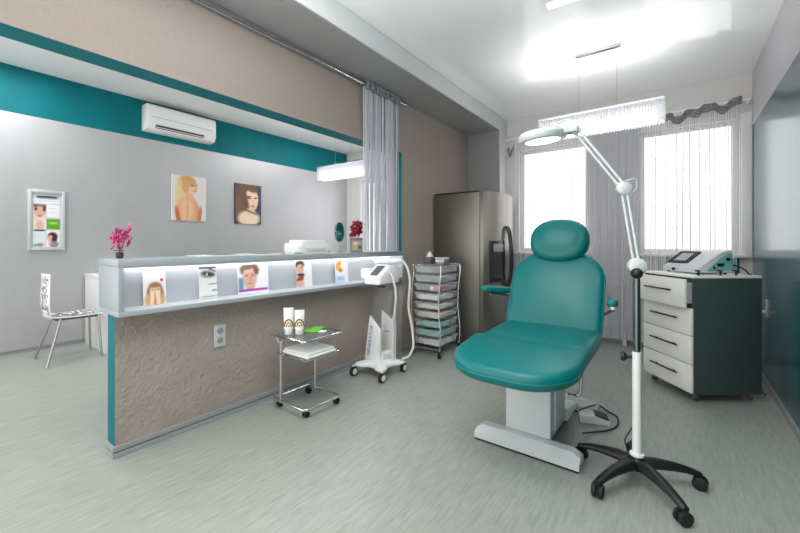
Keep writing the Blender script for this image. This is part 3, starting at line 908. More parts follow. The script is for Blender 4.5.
# ------------------------------------------------------------------ drawer trolley
dt = thing('drawer_trolley', 'tall chrome trolley of nine translucent plastic drawers beside the refrigerator', 'trolley', (-2.14, 3.52, 0))
tx0, tx1, ty0, ty1 = -2.31, -1.97, 3.32, 3.72
def sframe(x, y):
    # gently S-bowed upright wire
    return [(x, y, .075), (x + .012, y, .25), (x - .012, y, .50), (x - .004, y, .72), (x + .016, y, .88), (x + .012, y, .965)]
for y in (ty0 - .012, ty1 + .012):
    for sx, x in ((-1, tx0), (1, tx1)):
        obj('upright', MB().tube([((p[0] if sx < 0 else p[0]), p[1], p[2]) for p in sframe(x, y)], .0075, 8, smooth_path=5), 'chrome', dt, world=True)
    obj('cross_bar', MB().tube([(tx0 + .012, y, .965), (tx1 + .012, y, .965)], .0075, 8), 'chrome', dt, world=True)
    obj('cross_bar', MB().tube([(tx0, y, .085), (tx1, y, .085)], .0075, 8), 'chrome', dt, world=True)
for x in (tx0, tx1):
    for y in (ty0 - .012, ty1 + .012):
        c = MB(); c.lathe([(.022, -.010), (.024, -.006), (.024, .006), (.022, .010)], (x, y, .0245), 16, 'x')
        cs = obj('castor', c, 'rubber', dt, world=True)
        obj('castor_fork', MB().box(x - .016, y - .012, .03, x + .016, y + .012, .078, .004), 'black', cs, world=True)
contents = ['violet', None, 'orange', 'paper', 'paper', 'cream', 'mint', 'mint', 'paper']
for k in range(9):
    zt = .955 - k * .096
    hh = .072
    x0, x1, y0, y1 = tx0 + .012, tx1 - .002, ty0, ty1
    i = .022
    def R(ins, z): return [(x0 + ins, y0 + ins, z), (x1 - ins, y0 + ins, z), (x1 - ins, y1 - ins, z), (x0 + ins, y1 - ins, z)]
    mb = MB(); mb.loft([R(i, zt - hh), R(.003, zt - .006), R(-.004, zt - .005), R(-.004, zt), R(.006, zt), R(i + .003, zt - hh + .003)], True)
    dr = obj('drawer', mb, 'bin', dt, world=True, smooth=False)
    for xx in (tx0, tx1):
        obj('drawer_rail', MB().tube([(xx + .006, y0 - .008, zt - .010), (xx + .006, y1 + .008, zt - .010)], .004, 6), 'chrome', dr, world=True)
    obj('drawer_pull', MB().box(x1 - .010, (y0 + y1) / 2 - .05, zt - .034, x1 + .004, (y0 + y1) / 2 + .05, zt - .026, .002), 'bin', dr, world=True)
# what lies in the drawers, one pack per drawer level
def pack(name, label, cat, x0, y0, x1, y1, z0, z1, m):
    return props(obj(name, MB().box(x0, y0, z0, x1, y1, z1, .003, 1), m), label, cat)
def zd(k): return .955 - k * .096 - .068
pack('violet_pack', 'dark violet pack inside the third translucent drawer', 'pack', -2.262, 3.352, -2.12, 3.52, zd(2), zd(2) + .046, 'violet')
pack('orange_pack', 'orange pack at the corner of the third translucent drawer', 'pack', -2.07, 3.352, -2.005, 3.47, zd(2), zd(2) + .05, 'orange')
pack('paper_pack', 'white paper pack between the violet and orange packs', 'pack', -2.115, 3.352, -2.075, 3.50, zd(2), zd(2) + .046, 'paper')
pack('paper_pack', 'white paper stack filling the fourth translucent drawer', 'pack', -2.262, 3.352, -2.01, 3.66, zd(3), zd(3) + .045, 'paper')
pack('paper_pack', 'white paper stack filling the fifth translucent drawer', 'pack', -2.262, 3.352, -2.01, 3.66, zd(4), zd(4) + .035, 'paper')
pack('cream_pack', 'cream paper stack inside the sixth translucent drawer', 'pack', -2.262, 3.352, -2.01, 3.66, zd(5), zd(5) + .05, 'cream')
pack('mint_pack', 'mint green pack in the seventh translucent drawer, above another', 'pack', -2.262, 3.352, -2.03, 3.62, zd(6), zd(6) + .035, 'mint')
pack('mint_pack', 'mint green pack in the eighth translucent drawer, the lower one', 'pack', -2.262, 3.352, -2.02, 3.66, zd(7), zd(7) + .05, 'mint')
pack('paper_pack', 'white pack inside the lowest translucent drawer', 'pack', -2.262, 3.352, -2.01, 3.64, zd(8), zd(8) + .04, 'paper')
# boxes on top
t1 = thing('tissue_box', 'grey box with a white and green tissue tuft on the drawer trolley', 'box', (-2.21, 3.50, .956))
obj('box', MB().box(-.05, -.06, .012, .05, .06, .09, .004), 'greyrubber', t1)
tb = MB(); tb.loft([[(-.03, -.03, .09), (.03, -.03, .09), (.03, .03, .09), (-.03, .03, .09)], [(-.02, -.01, .12), (.028, -.016, .125), (.02, .02, .118), (-.016, .016, .13)], [(-.006, 0, .15), (.004, -.004, .152), (.004, .004, .148), (-.004, .004, .15)]])
obj('tissue_tuft', tb, 'paper', t1)
obj('green_tab', MB().box(-.035, .0, .088, -.01, .03, .135, .008), 'greenpack', t1)
obj('tray', MB().box(-.055, -.065, 0, .055, .065, .0115, .003), 'bin', t1)
t2 = thing('cotton_box', 'small grey box with a white lid on the trolley, nearer the refrigerator', 'box', (-2.07, 3.53, .956))
obj('box', MB().box(-.055, -.06, 0, .055, .06, .072, .006), 'steelgrey', t2)
obj('lid', MB().box(-.057, -.062, .0725, .057, .062, .086, .005), 'white', t2)

# ------------------------------------------------------------------ white skin-treatment device on castors
ip = thing('treatment_machine', 'white mobile treatment machine with clear column and hoses beside the counter', 'beauty machine', (-2.19, 2.62, 0))
bs = MB()
cc = Vector((-2.19, 2.61, 0))
feet = [(-2.345, 2.43), (-2.03, 2.455), (-2.045, 2.785), (-2.345, 2.78)]
rings = []
# star-shaped base plate
pts = []
for k in range(48):
    a = 2 * PI * k / 48
    lob = max(0, math.cos(2 * (a - PI / 4))) ** 3
    lob = abs(math.cos(2 * (a - PI / 4))) ** 4 if math.cos(2 * (a - PI / 4)) > -2 else 0
    c4 = (1 + math.cos(4 * (a - PI / 4))) / 2
    r = .125 + .105 * c4 ** 2.0
    pts.append((cc.x + r * math.cos(a), cc.y + r * math.sin(a)))
def sh(k, z): return [(cc.x + (p[0] - cc.x) * k, cc.y + (p[1] - cc.y) * k, z) for p in pts]
bs.loft([sh(.92, .083), sh(1, .092), sh(1, .106), sh(.9, .12), sh(.6, .132)])
obj('base', bs, 'white_gloss', ip, world=True)
for x, y in feet:
    w = MB(); w.lathe([(.037, -.015), (.042, -.010), (.042, .010), (.037, .015)], (x, y, .0425), 20, 'x')
    ws = obj('castor', w, 'rubber', ip, world=True)
    for sg in (-1, 1):
        h = MB(); h.lathe([(.004, sg * .0155), (.026, sg * .0160), (.027, sg * .0175), (.004, sg * .0195)], (x, y, .0425), 16, 'x')
        obj('hub_cap', h, 'white', ws, world=True)
    obj('castor_fork', MB().box(x - .012, y - .010, .0848, x + .012, y + .010, .098, .003), 'white', ws, world=True)
# two white fins with sloping tops
def fin(xl, xr, xtl, xtr, y, zl, zr):
    mb = MB()
    mb.prism([(xl, .115), (xr, .115), (xtr, zr), (xtl, zl)], y, y + .018, .004, axis='y')
    return mb
f1 = obj('fin', fin(-2.345, -2.16, -2.28, -2.155, 2.575, .53, .415), 'white_gloss', ip, world=True)
f2 = obj('fin', fin(-2.315, -2.13, -2.29, -2.12, 2.76, .55, .44), 'white_gloss', ip, world=True)
obj('base_box', MB().box(-2.29, 2.60, .115, -2.14, 2.755, .19, .006), 'white', ip, world=True)
mt = Matrix.Translation((-2.190 + 2.19 - .085, 2.575 - 2.62 - .0012, .30)) @ Matrix.Rotation(math.radians(9.5), 4, 'Y') @ Matrix.Rotation(PI / 2, 4, 'X') @ Matrix.Rotation(PI / 2, 4, 'Z')
text_mesh('lettering', 'GENERATOR', .05, mt, 'blue_ink', f1)
mt = Matrix.Translation((-.03, 2.76 - 2.62 - .0012, .36)) @ Matrix.Rotation(PI / 2, 4, 'X')
text_mesh('lettering', 'medic', .03, mt, 'blue_ink', f2)
ca = MB()
ca.prism([(-2.30, .2), (-2.13, .2), (-2.03, .80), (-2.22, .80)], 2.60, 2.606, axis='y')
ca.prism([(-2.28, .2), (-2.10, .2), (-2.0, .80), (-2.2, .80)], 2.745, 2.751, axis='y')
obj('clear_column', ca, 'acrylic', ip, world=True, smooth=False)
obj('edge_rod', MB().tube([(-2.08, 2.70, .12), (-2.075, 2.70, .80)], .008, 8), 'greywhite', ip, world=True)
cs = MB()
cs.prism([(-2.29, .800), (-2.02, .800), (-2.01, .835), (-2.29, .835)], 2.50, 2.72, .006, axis='y')
obj('shelf', cs, 'acrylic', ip, world=True)
obj('slot', MB().box(-2.12, 2.4935, .812, -2.03, 2.4995, .826), 'black', ip, world=True)
hd = MB()
hd.prism([(2.46, .836), (2.74, .836), (2.74, .985), (2.62, 1.005), (2.46, .90)], -2.245, -2.06, .018, axis='x', seg=3)
cons = obj('console', hd, 'white_gloss', ip, world=True)
def slope(x, s): # point on sloping console face, s along from low to high
    return (x, 2.46 + .16 * s - .002, .90 + .105 * s + .003)
sm = MB()
sm.loft([[slope(-2.19, .12), slope(-2.11, .12), slope(-2.11, .82), slope(-2.19, .82)], [Vector(slope(x, s)) + Vector((0, -.003, .004)) for x, s in ((-2.19, .12), (-2.11, .12), (-2.11, .82), (-2.19, .82))]])
obj('screen', sm, 'greyrubber', cons, world=True, smooth=False)
obj('wing', MB().prism([(-2.345, .88), (-2.245, .85), (-2.245, .975), (-2.345, .96)], 2.52, 2.70, .012, axis='y'), 'white_gloss', cons, world=True)
hp = thing('handpiece', 'white applicator handpiece lying on top of the treatment machine', 'handpiece', (-2.2, 2.68, 1.0))
obj('grip', MB().tube([(-2.25, 2.66, 1.03), (-2.17, 2.67, 1.035), (-2.05, 2.69, 1.04), (-2.0, 2.70, 1.045)], [.018, .026, .024, .016], 12, smooth_path=4), 'white_gloss', hp, world=True)
obj('head', MB().lathe([(.014, 0), (.026, .01), (.026, .045), (.018, .055)], (-2.265, 2.66, 1.006), 14), 'white', hp, world=True)
obj('hose', MB().tube([(-2.0, 2.70, 1.045), (-1.965, 2.73, .98), (-1.955, 2.76, .85), (-1.985, 2.78, .62), (-1.96, 2.80, .42), (-1.945, 2.80, .26), (-1.985, 2.79, .16), (-2.05, 2.77, .125)], .011, 8, smooth_path=6), 'cable_white', hp, world=True)
obj('hose', MB().tube([(-2.058, 2.60, .93), (-2.015, 2.58, .90), (-1.995, 2.60, .75), (-2.02, 2.62, .60), (-2.06, 2.64, .48), (-2.075, 2.66, .30), (-2.08, 2.67, .14)], .010, 8, smooth_path=6), 'cable_white', ip, world=True)

# ------------------------------------------------------------------ glass side trolley
gt = thing('glass_trolley', 'small chrome trolley with glass shelves on black castors by the partition', 'trolley', (-2.19, 1.77, 0))
gx0, gx1, gy0, gy1 = -2.37, -1.985, 1.58, 1.95
obj('glass_shelf', MB().prism(rrect(gx1 - gx0, gy1 - gy0, (.02,) * 4, 4, (gx0 + gx1) / 2, (gy0 + gy1) / 2), .535, .543), 'smoke_glass', gt, world=True, smooth=False, label='upper smoky glass shelf')
obj('shelf_rim', MB().tube([(gx0 + .03, gy0, .539), (gx1 - .02, gy0, .539), (gx1, gy0 + .02, .539), (gx1, gy1 - .02, .539), (gx1 - .02, gy1, .539), (gx0 + .03, gy1, .539)], .008, 8), 'chrome', gt, world=True)
obj('glass_shelf', MB().prism(rrect(.33, .32, (.02,) * 4, 4, -2.165, 1.77), .404, .411), 'smoke_glass', gt, world=True, smooth=False, label='lower smoky glass shelf')
obj('shelf_rim', MB().tube([(-2.30, 1.605, .407), (-2.02, 1.605, .407), (-2.0, 1.63, .407), (-2.0, 1.91, .407), (-2.02, 1.935, .407), (-2.30, 1.935, .407)], .007, 8), 'chrome', gt, world=True)
for y in (1.62, 1.935):
    obj('leg', MB().tube([(-2.285, y, .06), (-2.285, y, .48), (-2.27, y, .515), (-2.22, y, .53)], .0115, 10), 'chrome', gt, world=True)
    obj('bracket', MB().tube([(-2.285, y, .46), (-2.33, y, .50), (-2.36, y, .532)], .008, 8), 'chrome', gt, world=True)
obj('base_loop', MB().tube([(-2.37, 1.62, .062), (-2.04, 1.62, .062), (-2.015, 1.645, .062), (-2.015, 1.925, .062), (-2.04, 1.95, .062), (-2.37, 1.95, .062)], .0105, 10, closed=True), 'chrome', gt, world=True)
for x, y in ((-2.05, 1.655), (-2.04, 1.93), (-2.345, 1.655), (-2.36, 1.93)):
    w = MB(); w.lathe([(.020, -.018), (.0235, -.012), (.0235, .012), (.020, .018)], (x, y, .0245), 18, 'x')
    ws = obj('castor', w, 'rubber', gt, world=True)
    obj('castor_stem', MB().lathe([(.008, .03), (.008, .056)], (x, y, 0), 10), 'black', ws, world=True)
def cream_tube(label, x, y, h, rz):
    r = thing('cream_tube', label, 'tube', (x, y, .5435), rz)
    rings = []
    for k in range(7):
        t = k / 6
        a, b = .033 + .003 * t, .024 * (1 - t) + .0025
        rings.append([(a * math.cos(2 * PI * q / 20), b * math.sin(2 * PI * q / 20), .035 + (h - .035) * t) for q in range(20)])
    body = obj('tube_body', MB().loft(rings), 'white_gloss', r)
    obj('cap', MB().lathe([(.028, 0), (.029, .002), (.0285, .0345)], (0, 0, 0), 20), 'white', r)
    ar = MB()
    for rad, wd in ((.029, .010), (.0165, .007), (.0045, .007)):
        pts = []
        for k in range(13):
            a = PI * k / 12
            xx, zz = rad * math.cos(a), .052 + rad * 1.7 * math.sin(a) + .004
            t = (zz - .035) / (h - .035)
            aa, bb = .033 + .003 * t, .024 * (1 - t) + .0025
            pts.append((xx, -bb * math.sqrt(max(.05, 1 - (xx / aa) ** 2)) - .0006, zz))
        ar.tube(pts, wd * .6, 5)
    obj('gold_emblem', ar, 'gold', body, label='gold arch emblem')
    return r
cream_tube('taller white cream tube with gold arches on the glass trolley, the left one', -2.25, 1.662, .19, math.radians(52))
cream_tube('shorter white cream tube with gold arches, right of the taller tube', -2.195, 1.715, .172, math.radians(50))
gp = thing('green_packet', 'flat bright green packet lying on the glass trolley', 'packet', (-2.19, 1.85, .5435), .4)
obj('pouch', MB().prism(rrect(.10, .17, (.012,) * 4, 4), 0, .014, .005), 'greenpack', gp)
obj('paper_slip', MB().prism(rrect(.05, .06, (.008,) * 4, 4, .078, -.03), 0, .006, .002), 'paper', gp)
tw = thing('folded_towel', 'folded white towel on the lower shelf of the glass trolley', 'towel', (-2.14, 1.76, .4115))
for k in range(2):
    obj('fold', MB().prism(rrect(.29 - k * .02, .27 - k * .015, (.02,) * 4, 4), k * .0185, k * .0185 + .018, .008, seg=3), 'towel', tw)

# double socket on the partition
def socket(label, loc, rz, n=2, name='wall_socket'):
    r = thing(name, label, 'socket', loc, rz)
    hh = .075 * n
    pl = obj('cover_plate', MB().box(-.04, -.012, -hh / 2, .04, 0, hh / 2, .004), 'socket', r)
    for k in range(n):
        z = (k - (n - 1) / 2) * .066
        o = MB(); o.lathe([(.022, -.0125), (.022, -.0115)], (0, 0, z), 20, 'y')
        s = obj('outlet', o, 'outlet_grey', r)
        h = MB()
        for sx in (-1, 1): h.lathe([(.003, -.0135), (.003, -.0124)], (sx * .009, 0, z), 8, 'y')
        obj('pin_hole', h, 'black', s)
    return r
socket('grey double socket on the taupe partition below the counter', (-2.514, 1.292, .567), PI / 2)
ws = socket('grey socket on the gloss teal wall behind the drawer cabinet', (XR - .001, 4.312, .655), -PI / 2)
pg = thing('power_plug', 'dark plug and cable hanging from the socket on the teal wall', 'plug', (XR - .03, 4.31, .62))
obj('plug', MB().tube([(XR - .0145, 4.312, .622), (XR - .045, 4.312, .622)], [.017, .013], 12), 'greywhite', pg, world=True)
obj('cable', MB().tube([(XR - .043, 4.312, .622), (XR - .075, 4.30, .60), (XR - .08, 4.27, .50), (XR - .075, 4.22, .30), (XR - .07, 4.18, .10), (XR - .06, 4.15, .008), (XR - .05, 4.05, .007)], .0055, 8, smooth_path=6), 'black', pg, world=True)

# ------------------------------------------------------------------ drawer cabinet (turned) with device
a = math.radians(-52)
cbx, cby = .136, 3.896
cb = thing('drawer_cabinet', 'white four-drawer cabinet with dark teal sides on castors by the teal wall', 'cabinet', (cbx, cby, 0), a)
w, d = .53, .52
obj('side_panel', MB().box(w / 2 - .02, -d / 2, .065, w / 2, d / 2, .935, .002), 'cab_side', cb)
obj('side_panel', MB().box(-w / 2, -d / 2, .065, -w / 2 + .02, d / 2, .935, .002), 'cab_side', cb)
obj('carcass', MB().box(-w / 2 + .0205, -d / 2 + .022, .075, w / 2 - .0205, d / 2 - .002, .934), 'cab_side', cb)
obj('top_board', MB().box(-w / 2, -d / 2, .9355, w / 2, d / 2, .955, .002), 'cab_white', cb)
zs = [(.715, .928, .05), (.505, .708, 0), (.29, .499, 0), (.075, .284, 0)]
for z0, z1, out in zs:
    yy = -d / 2 - .018 - out
    dr = obj('drawer', MB().box(-w / 2 + .001, yy, z0, w / 2 - .001, yy + .0175, z1, .0025), 'cab_white', cb)
    if out:
        obj('drawer_box', MB().box(-w / 2 + .03, yy + .018, z0 + .03, w / 2 - .03, -d / 2 + .0215, z1 - .03), 'greywhite', dr)
    zh = (z0 + z1) / 2 + .015
    obj('handle', MB().box(-.15, yy - .028, zh - .006, .15, yy - .018, zh + .006, .003).box(-.10, yy - .02, zh - .004, -.09, yy + .001, zh + .004).box(.09, yy - .02, zh - .004, .10, yy + .001, zh + .004), 'handle', dr)
for sx in (-1, 1):
    for sy in (-1, 1):
        x, y = sx * (w / 2 - .05), sy * (d / 2 - .05)
        c = MB(); c.lathe([(.018, -.012), (.0215, -.009), (.0215, .009), (.018, .012)], (x, y, .0222), 16, 'x')
        c1 = obj('castor', c, 'greyrubber', cb)
        obj('castor_fork', MB().box(x - .017, y - .011, .034, x + .017, y + .011, .0645, .003), 'steelgrey', c1)
# console standing on it
cn = thing('beauty_console', 'grey-white console with a tilted screen on top of the drawer cabinet', 'device', (cbx, cby, .9555), a)
prof = [(-.15, .012), (-.15, .045), (-.10, .075), (.02, .165), (.06, .178), (.115, .19), (.13, .175), (.13, .012)]
obj('housing', MB().prism(prof, -.205, .168, .010, axis='x', seg=3), 'greywhite', cn)
def sl2(x, s, o=0): # on the sloped face between (-.10,.075) and (.02,.165)
    n = Vector((0, -.6, .8))
    p = Vector((x, -.10 + .12 * s, .075 + .09 * s)) + n * o
    return p
def rr(w0, s0, s1, xc, r, o):
    h = s1 - s0
    return [sl2(p[0], p[1], o) for p in rrect(w0, h, (r * .7, r * 1.6, r * .7, r * 1.6), 6, xc, (s0 + s1) / 2)]
bz = obj('screen_bezel', MB().loft([rr(.215, .0, 1.06, -.105, .05, .000), rr(.215, .0, 1.06, -.105, .05, .006)]), 'black', cn, smooth=False)
obj('screen', MB().loft([rr(.125, .2, .88, -.105, .006, .0062), rr(.125, .2, .88, -.105, .006, .0075)]), 'screen', bz, smooth=False)
sp = MB()
sp.prism([(-.08, .03), (.118, .03), (.118, .165), (.075, .165), (.01, .11)], .169, .1725, axis='x')
sd = obj('side_plate', sp, 'teal_reflect', cn, smooth=False)
pt = MB()
for (y, z, l) in ((-.025, .052, .012), (.025, .075, .05), (.085, .118, .03)):
    pt.box(.173, y - l / 2, z - .012, .178, y + l / 2, z + .012)
obj('port', pt, 'black', sd, smooth=False)
obj('knob', MB().lathe([(.012, 0), (.012, -.014), (.009, -.016)], (-.07, -.152, .03), 14, 'y'), 'black', cn)
obj('rubber_feet', MB().lathe([(.012, 0), (.012, .013)], (-.17, -.12, 0), 12).lathe([(.012, 0), (.012, .013)], (.13, -.12, 0), 12).lathe([(.012, 0), (.012, .013)], (-.17, .10, 0), 12).lathe([(.012, 0), (.012, .013)], (.13, .10, 0), 12), 'rubber', cn)
obj('power_cable', MB().tube([(.10, .131, .06), (.12, .17, .07), (.16, .215, .045), (.19, .235, .006), (.215, .225, .006)], .006, 8, smooth_path=5), 'black', cn)
for k, (lx, ly, lab) in enumerate([(.235, -.20, 'front-most black peg on the side edge of the drawer cabinet top'), (.235, -.03, 'middle black peg on the side edge of the drawer cabinet top'), (.235, .09, 'rear black peg on the side edge of the drawer cabinet top')]):
    p = thing('applicator_peg', lab, 'applicator', (cbx + lx * math.cos(a) - ly * math.sin(a), cby + lx * math.sin(a) + ly * math.cos(a), .9555), a, 'black applicator pegs on the cabinet')
    obj('peg', MB().lathe([(.008, 0), (.008, .034), (.006, .036)], (0, 0, 0), 10), 'black', p)
    obj('tip', MB().box(-.03, -.006, .028, .012, .006, .040, .003), 'black', p)

# ------------------------------------------------------------------ treatment chair
cx, cy = -.705, 2.3
tc = thing('treatment_chair', 'teal upholstered reclining treatment chair on a light grey lifting base', 'treatment chair', (cx, cy, 0))
# floor frame: wedge-topped bar at the front, spine and rear bar
def bar(y0, y1, hw, h):
    mb = MB()
    def ring(x, k, z0=.012):
        return [(x, y0, z0), (x, y0, z0 + .02 + (h - .035) * k * .4), (x, y0 + (y1 - y0) * .32, z0 + .02 + (h - .02) * k), (x, y1 - (y1 - y0) * .2, z0 + .02 + (h - .02) * k), (x, y1, z0 + .02 + (h - .02) * k * .6), (x, y1, z0)]
    mb.loft([ring(-hw, .55), ring(-hw + .04, .95), ring(-.12, 1.0), ring(.12, 1.0), ring(hw - .04, .95), ring(hw, .55)])
    return mb
fb = obj('front_bar', bar(-.205, -.085, .295, .075), 'greywhite', tc, smooth=True, angle=30)
obj('rubber_strip', MB().box(-.293, -.203, .001, .293, -.088, .0118), 'rubber', fb)
rb = obj('rear_bar', bar(.56, .68, .26, .065), 'greywhite', tc, angle=30)
obj('rubber_strip', MB().box(-.258, .563, .001, .258, .677, .0118), 'rubber', rb)
obj('spine', MB().box(-.10, -.084, .02, .10, .559, .072, .006), 'greywhite', tc)
obj('lift_column', MB().box(-.13, -.12, .0875, .13, .20, .50, .008), 'greywhite', tc)
obj('column_cover', MB().box(.1305, -.05, .11, .142, .17, .46, .004), 'greywhite', tc)
obj('rear_cover', MB().prism([(.215, .074), (.50, .074), (.50, .10), (.215, .15)], -.13, .15, .006, axis='x'), 'white', tc)
obj('seat_support', MB().box(-.20, -.30, .5005, .20, .36, .525, .006), 'darksteel', tc)
for s in (-1, 1):
    obj('hinge_arm', MB().box(s * .262 - .008, -.34, .505, s * .262 + .008, .38, .535, .003), 'steelgrey', tc)
obj('release_lever', MB().tube([(.20, .02, .51), (.255, .02, .47), (.26, .0, .36), (.245, -.02, .335), (.20, -.03, .335)], .009, 8, smooth_path=4), 'chrome', tc)
kn = MB()
kn.lathe([(.014, 0), (.018, .01), (.016, .026)], (.2705, .05, .52), 12, 'x'); kn.lathe([(.012, 0), (.016, .008), (.013, .02)], (.2705, .25, .52), 12, 'x')
obj('clamp_knobs', kn, 'black', tc)

def place_pad(mb, ox, oy, oz, tilt):
    """pad built in xy with its top at +z; tilt about x (degrees, rear rising)"""
    return mb.xf(Matrix.Translation((ox, oy, oz)) @ Matrix.Rotation(math.radians(tilt), 4, 'X'))
W = .64
# leg rest
Ol = rrect(.665, .48, (.25, .25, .03, .03), 14)
lr = obj('leg_rest', place_pad(cushion(MB(), Ol, .665, .48, .092, .043, .020), 0, -.34, .524, 6.5), 'vinyl', tc, angle=60)
def pipe(outline, z, k, mtx, par, sel=None):
    pts = [mtx @ Vector((p[0] * k, p[1] * k, z)) for p in outline]
    obj('piping', MB().tube(pts, .0035, 6, closed=True), 'piping', par)
mx = Matrix.Translation((0, -.34, .524)) @ Matrix.Rotation(math.radians(6.5), 4, 'X')
pipe(Ol, .046, .996, mx, lr)
# seat
Os = rrect(.64, .50, (.03, .03, .05, .05), 8)
mx = Matrix.Translation((0, .145, .528)) @ Matrix.Rotation(math.radians(2), 4, 'X')
sq = obj('seat', cushion(MB(), Os, .64, .50, .105, .045, .014).xf(mx), 'vinyl', tc, angle=60)
pipe(Os, .075, .992, mx, sq)
# backrest
Ob = rrect(.63, .60, (.05, .05, .19, .19), 12)
mb_ = Matrix.Translation((0, .47, .845)) @ Matrix.Rotation(math.radians(66), 4, 'X')
bq = obj('backrest', cushion(MB(), Ob, .63, .60, .105, .045, .022).xf(mb_ @ Matrix.Translation((0, 0, -.08))), 'vinyl', tc, angle=60)
pipe(Ob, .0, .992, mb_, bq)
obj('backrest_board', MB().prism(rrect(.5, .5, (.04, .04, .14, .14), 8), -.105, -.082, .004).xf(mb_), 'black', tc)
# headrest
hm = Matrix.Translation((0, .605, 1.215)) @ Matrix.Rotation(math.radians(70), 4, 'X')
Oh = [(.205 * math.copysign(abs(math.cos(t)) ** .86, math.cos(t)), .166 * math.copysign(abs(math.sin(t)) ** .86, math.sin(t))) for t in [2 * PI * k / 64 for k in range(64)]]
obj('headrest', cushion(MB(), Oh, .41, .332, .12, .055, .018).xf(hm @ Matrix.Translation((0, 0, -.06))), 'vinyl', tc, angle=60)
for s in (-1, 1):
    obj('headrest_rod', MB().tube([mb_ @ Vector((s * .07, .20, -.112)), hm @ Vector((s * .07, -.02, -.068))], .008, 8), 'chrome', tc)
# arm rests
for s in (-1, 1):
    A, B = (Vector((-.335, .50, .815)), Vector((-.475, .30, .835))) if s < 0 else (Vector((.365, .46, .80)), Vector((.395, .20, .822)))
    D = (B - A)
    arm = obj('armrest', MB().tube([(s * .25, .545, .69), (s * .31, .53, .72), A + Vector((0, .01, -.035)), A + D * .2 + Vector((0, 0, -.016)), A + D * .7 + Vector((0, 0, -.012))], .012, 8, smooth_path=4), 'steelgrey', tc)
    L = D.length
    pd = cushion(MB(), rrect(.065, L, (.03, .03, .03, .03), 6), .065, L, .045, .02, .004)
    ang = math.atan2(D.x, -D.y)
    obj('armrest_pad', pd.xf(Matrix.Translation((A + B) / 2) @ Matrix.Rotation(ang, 4, 'Z') @ Matrix.Rotation(math.asin(-D.z / L), 4, 'X')), 'vinyl', arm, angle=60)

fp = thing('foot_pedal', 'white foot pedal with a dark top on the floor behind the chair base', 'pedal', (-.455, 2.78, 0), .3)
obj('pedal_body', MB().prism([(-.09, .001), (.09, .001), (.09, .03), (.0, .055), (-.09, .05)], -.055, .055, .006, axis='y'), 'white', fp)
obj('pedal_plate', MB().prism([(.005, .056), (.085, .034), (.085, .042), (.005, .064)], -.045, .045, axis='y'), 'black', fp, smooth=False)
obj('cable', MB().tube([(-.52, 2.66, .10), (-.46, 2.92, .06), (-.40, 2.98, .012), (-.33, 2.92, .008), (-.32, 2.78, .008), (-.36, 2.68, .008), (-.43, 2.60, .008), (-.47, 2.50, .03)], .005, 8, smooth_path=6), 'black', fp, world=True)

# ------------------------------------------------------------------ magnifier lamp on a five-star stand
lx, ly = -.165, 2.2
ml = thing('magnifier_lamp', 'tall magnifying lamp on a white pole with a black five-star castor base', 'lamp', (lx, ly, 0))
hub = MB(); hub.lathe([(.03, .07), (.048, .078), (.05, .105), (.04, .125), (.026, .135)], (0, 0, 0), 24)
hb = obj('base_hub', hub, 'black', ml)
obj('collar', MB().lathe([(.026, .1355), (.032, .138), (.032, .148), (.024, .152)], (0, 0, 0), 20), 'white', ml)
for k, ang in enumerate((167, 240, 312, 27, 98)):
    t = math.radians(ang)
    dx, dy = math.cos(t), math.sin(t)
    rings = []
    for (r, z, hw, hh) in ((.03, .100, .034, .030), (.09, .104, .031, .027), (.16, .098, .026, .022), (.22, .088, .022, .018), (.262, .076, .020, .015), (.288, .068, .016, .013)):
        ring = []
        for q in range(10):
            al = 2 * PI * q / 10
            ring.append((dx * r - dy * hw * math.cos(al), dy * r + dx * hw * math.cos(al), z + hh * math.sin(al)))
        rings.append(ring)
    lg = obj('star_leg', MB().loft(rings), 'black', ml)
    mx = Matrix.Translation((dx * .278, dy * .278, 0)) @ Matrix.Rotation(t + 1.1 + k, 4, 'Z')
    c = MB()
    for s in (-1, 1): c.lathe([(.024, s * .005), (.0315, s * .008), (.0315, s * .021), (.024, s * .026)], (0, .004, .0318), 18, 'x')
    cst = obj('castor', c.xf(mx), 'rubber', ml)
    h = MB(); h.lathe([(.008, .03), (.010, .045), (.010, .060)], (0, .0, 0), 10); h.box(-.0045, -.02, .012, .0045, .024, .050, .002)
    obj('castor_stem', h.xf(mx), 'black', cst)
obj('pole', MB().tube([(0, 0, .15), (0, 0, .655)], .0205, 20), 'white_gloss', ml, label='white lower pole')
obj('inner_tube', MB().tube([(0, 0, .6555), (0, 0, 1.045)], .0145, 18), 'darksteel', ml, label='dark steel upper tube')
ck = MB(); ck.tube([(-.0205, -.004, .625), (-.045, -.008, .625)], .009, 8); ck.tube([(-.043, -.008, .625), (-.056, -.01, .625), (-.070, -.012, .625)], [.016, .025, .020], 12)
obj('clamp_knob', ck, 'black', ml)
J1, J2, J3, HD = Vector((0, 0, 1.085)), Vector((-.056, -.006, 1.48)), Vector((-.277, -.03, 1.81)), Vector((-.446, -.05, 1.80))
def joint(p, r, t):
    j = MB(); j.lathe([(r * .6, -t), (r, -t * .7), (r, t * .7), (r * .6, t)], (0, 0, 0), 20, 'y')
    return obj('joint', j.xf(Matrix.Translation(p) @ Matrix.Rotation(.35, 4, 'Z')), 'lampgrey', ml)
joint(J1, .040, .026); joint(J2, .034, .022); joint(J3, .026, .018)
obj('tension_knob', MB().ball(J1 + Vector((.002, -.034, -.035)), .027), 'black', ml)
def arm2(A, B, name='lower_arm'):
    d = (B - A).normalized(); s = d.cross(Vector((0, 1, 0))).normalized() * .011
    y = Vector((0, -.0, 0))
    mb = MB()
    mb.tube([A + s + d * .03, B + s - d * .02], .0065, 8); mb.tube([A - s + d * .03, B - s - d * .02], .0065, 8)
    return obj('arm_rod', mb, 'lampgrey', ml)
arm2(J1, J2); arm2(J2, J3)
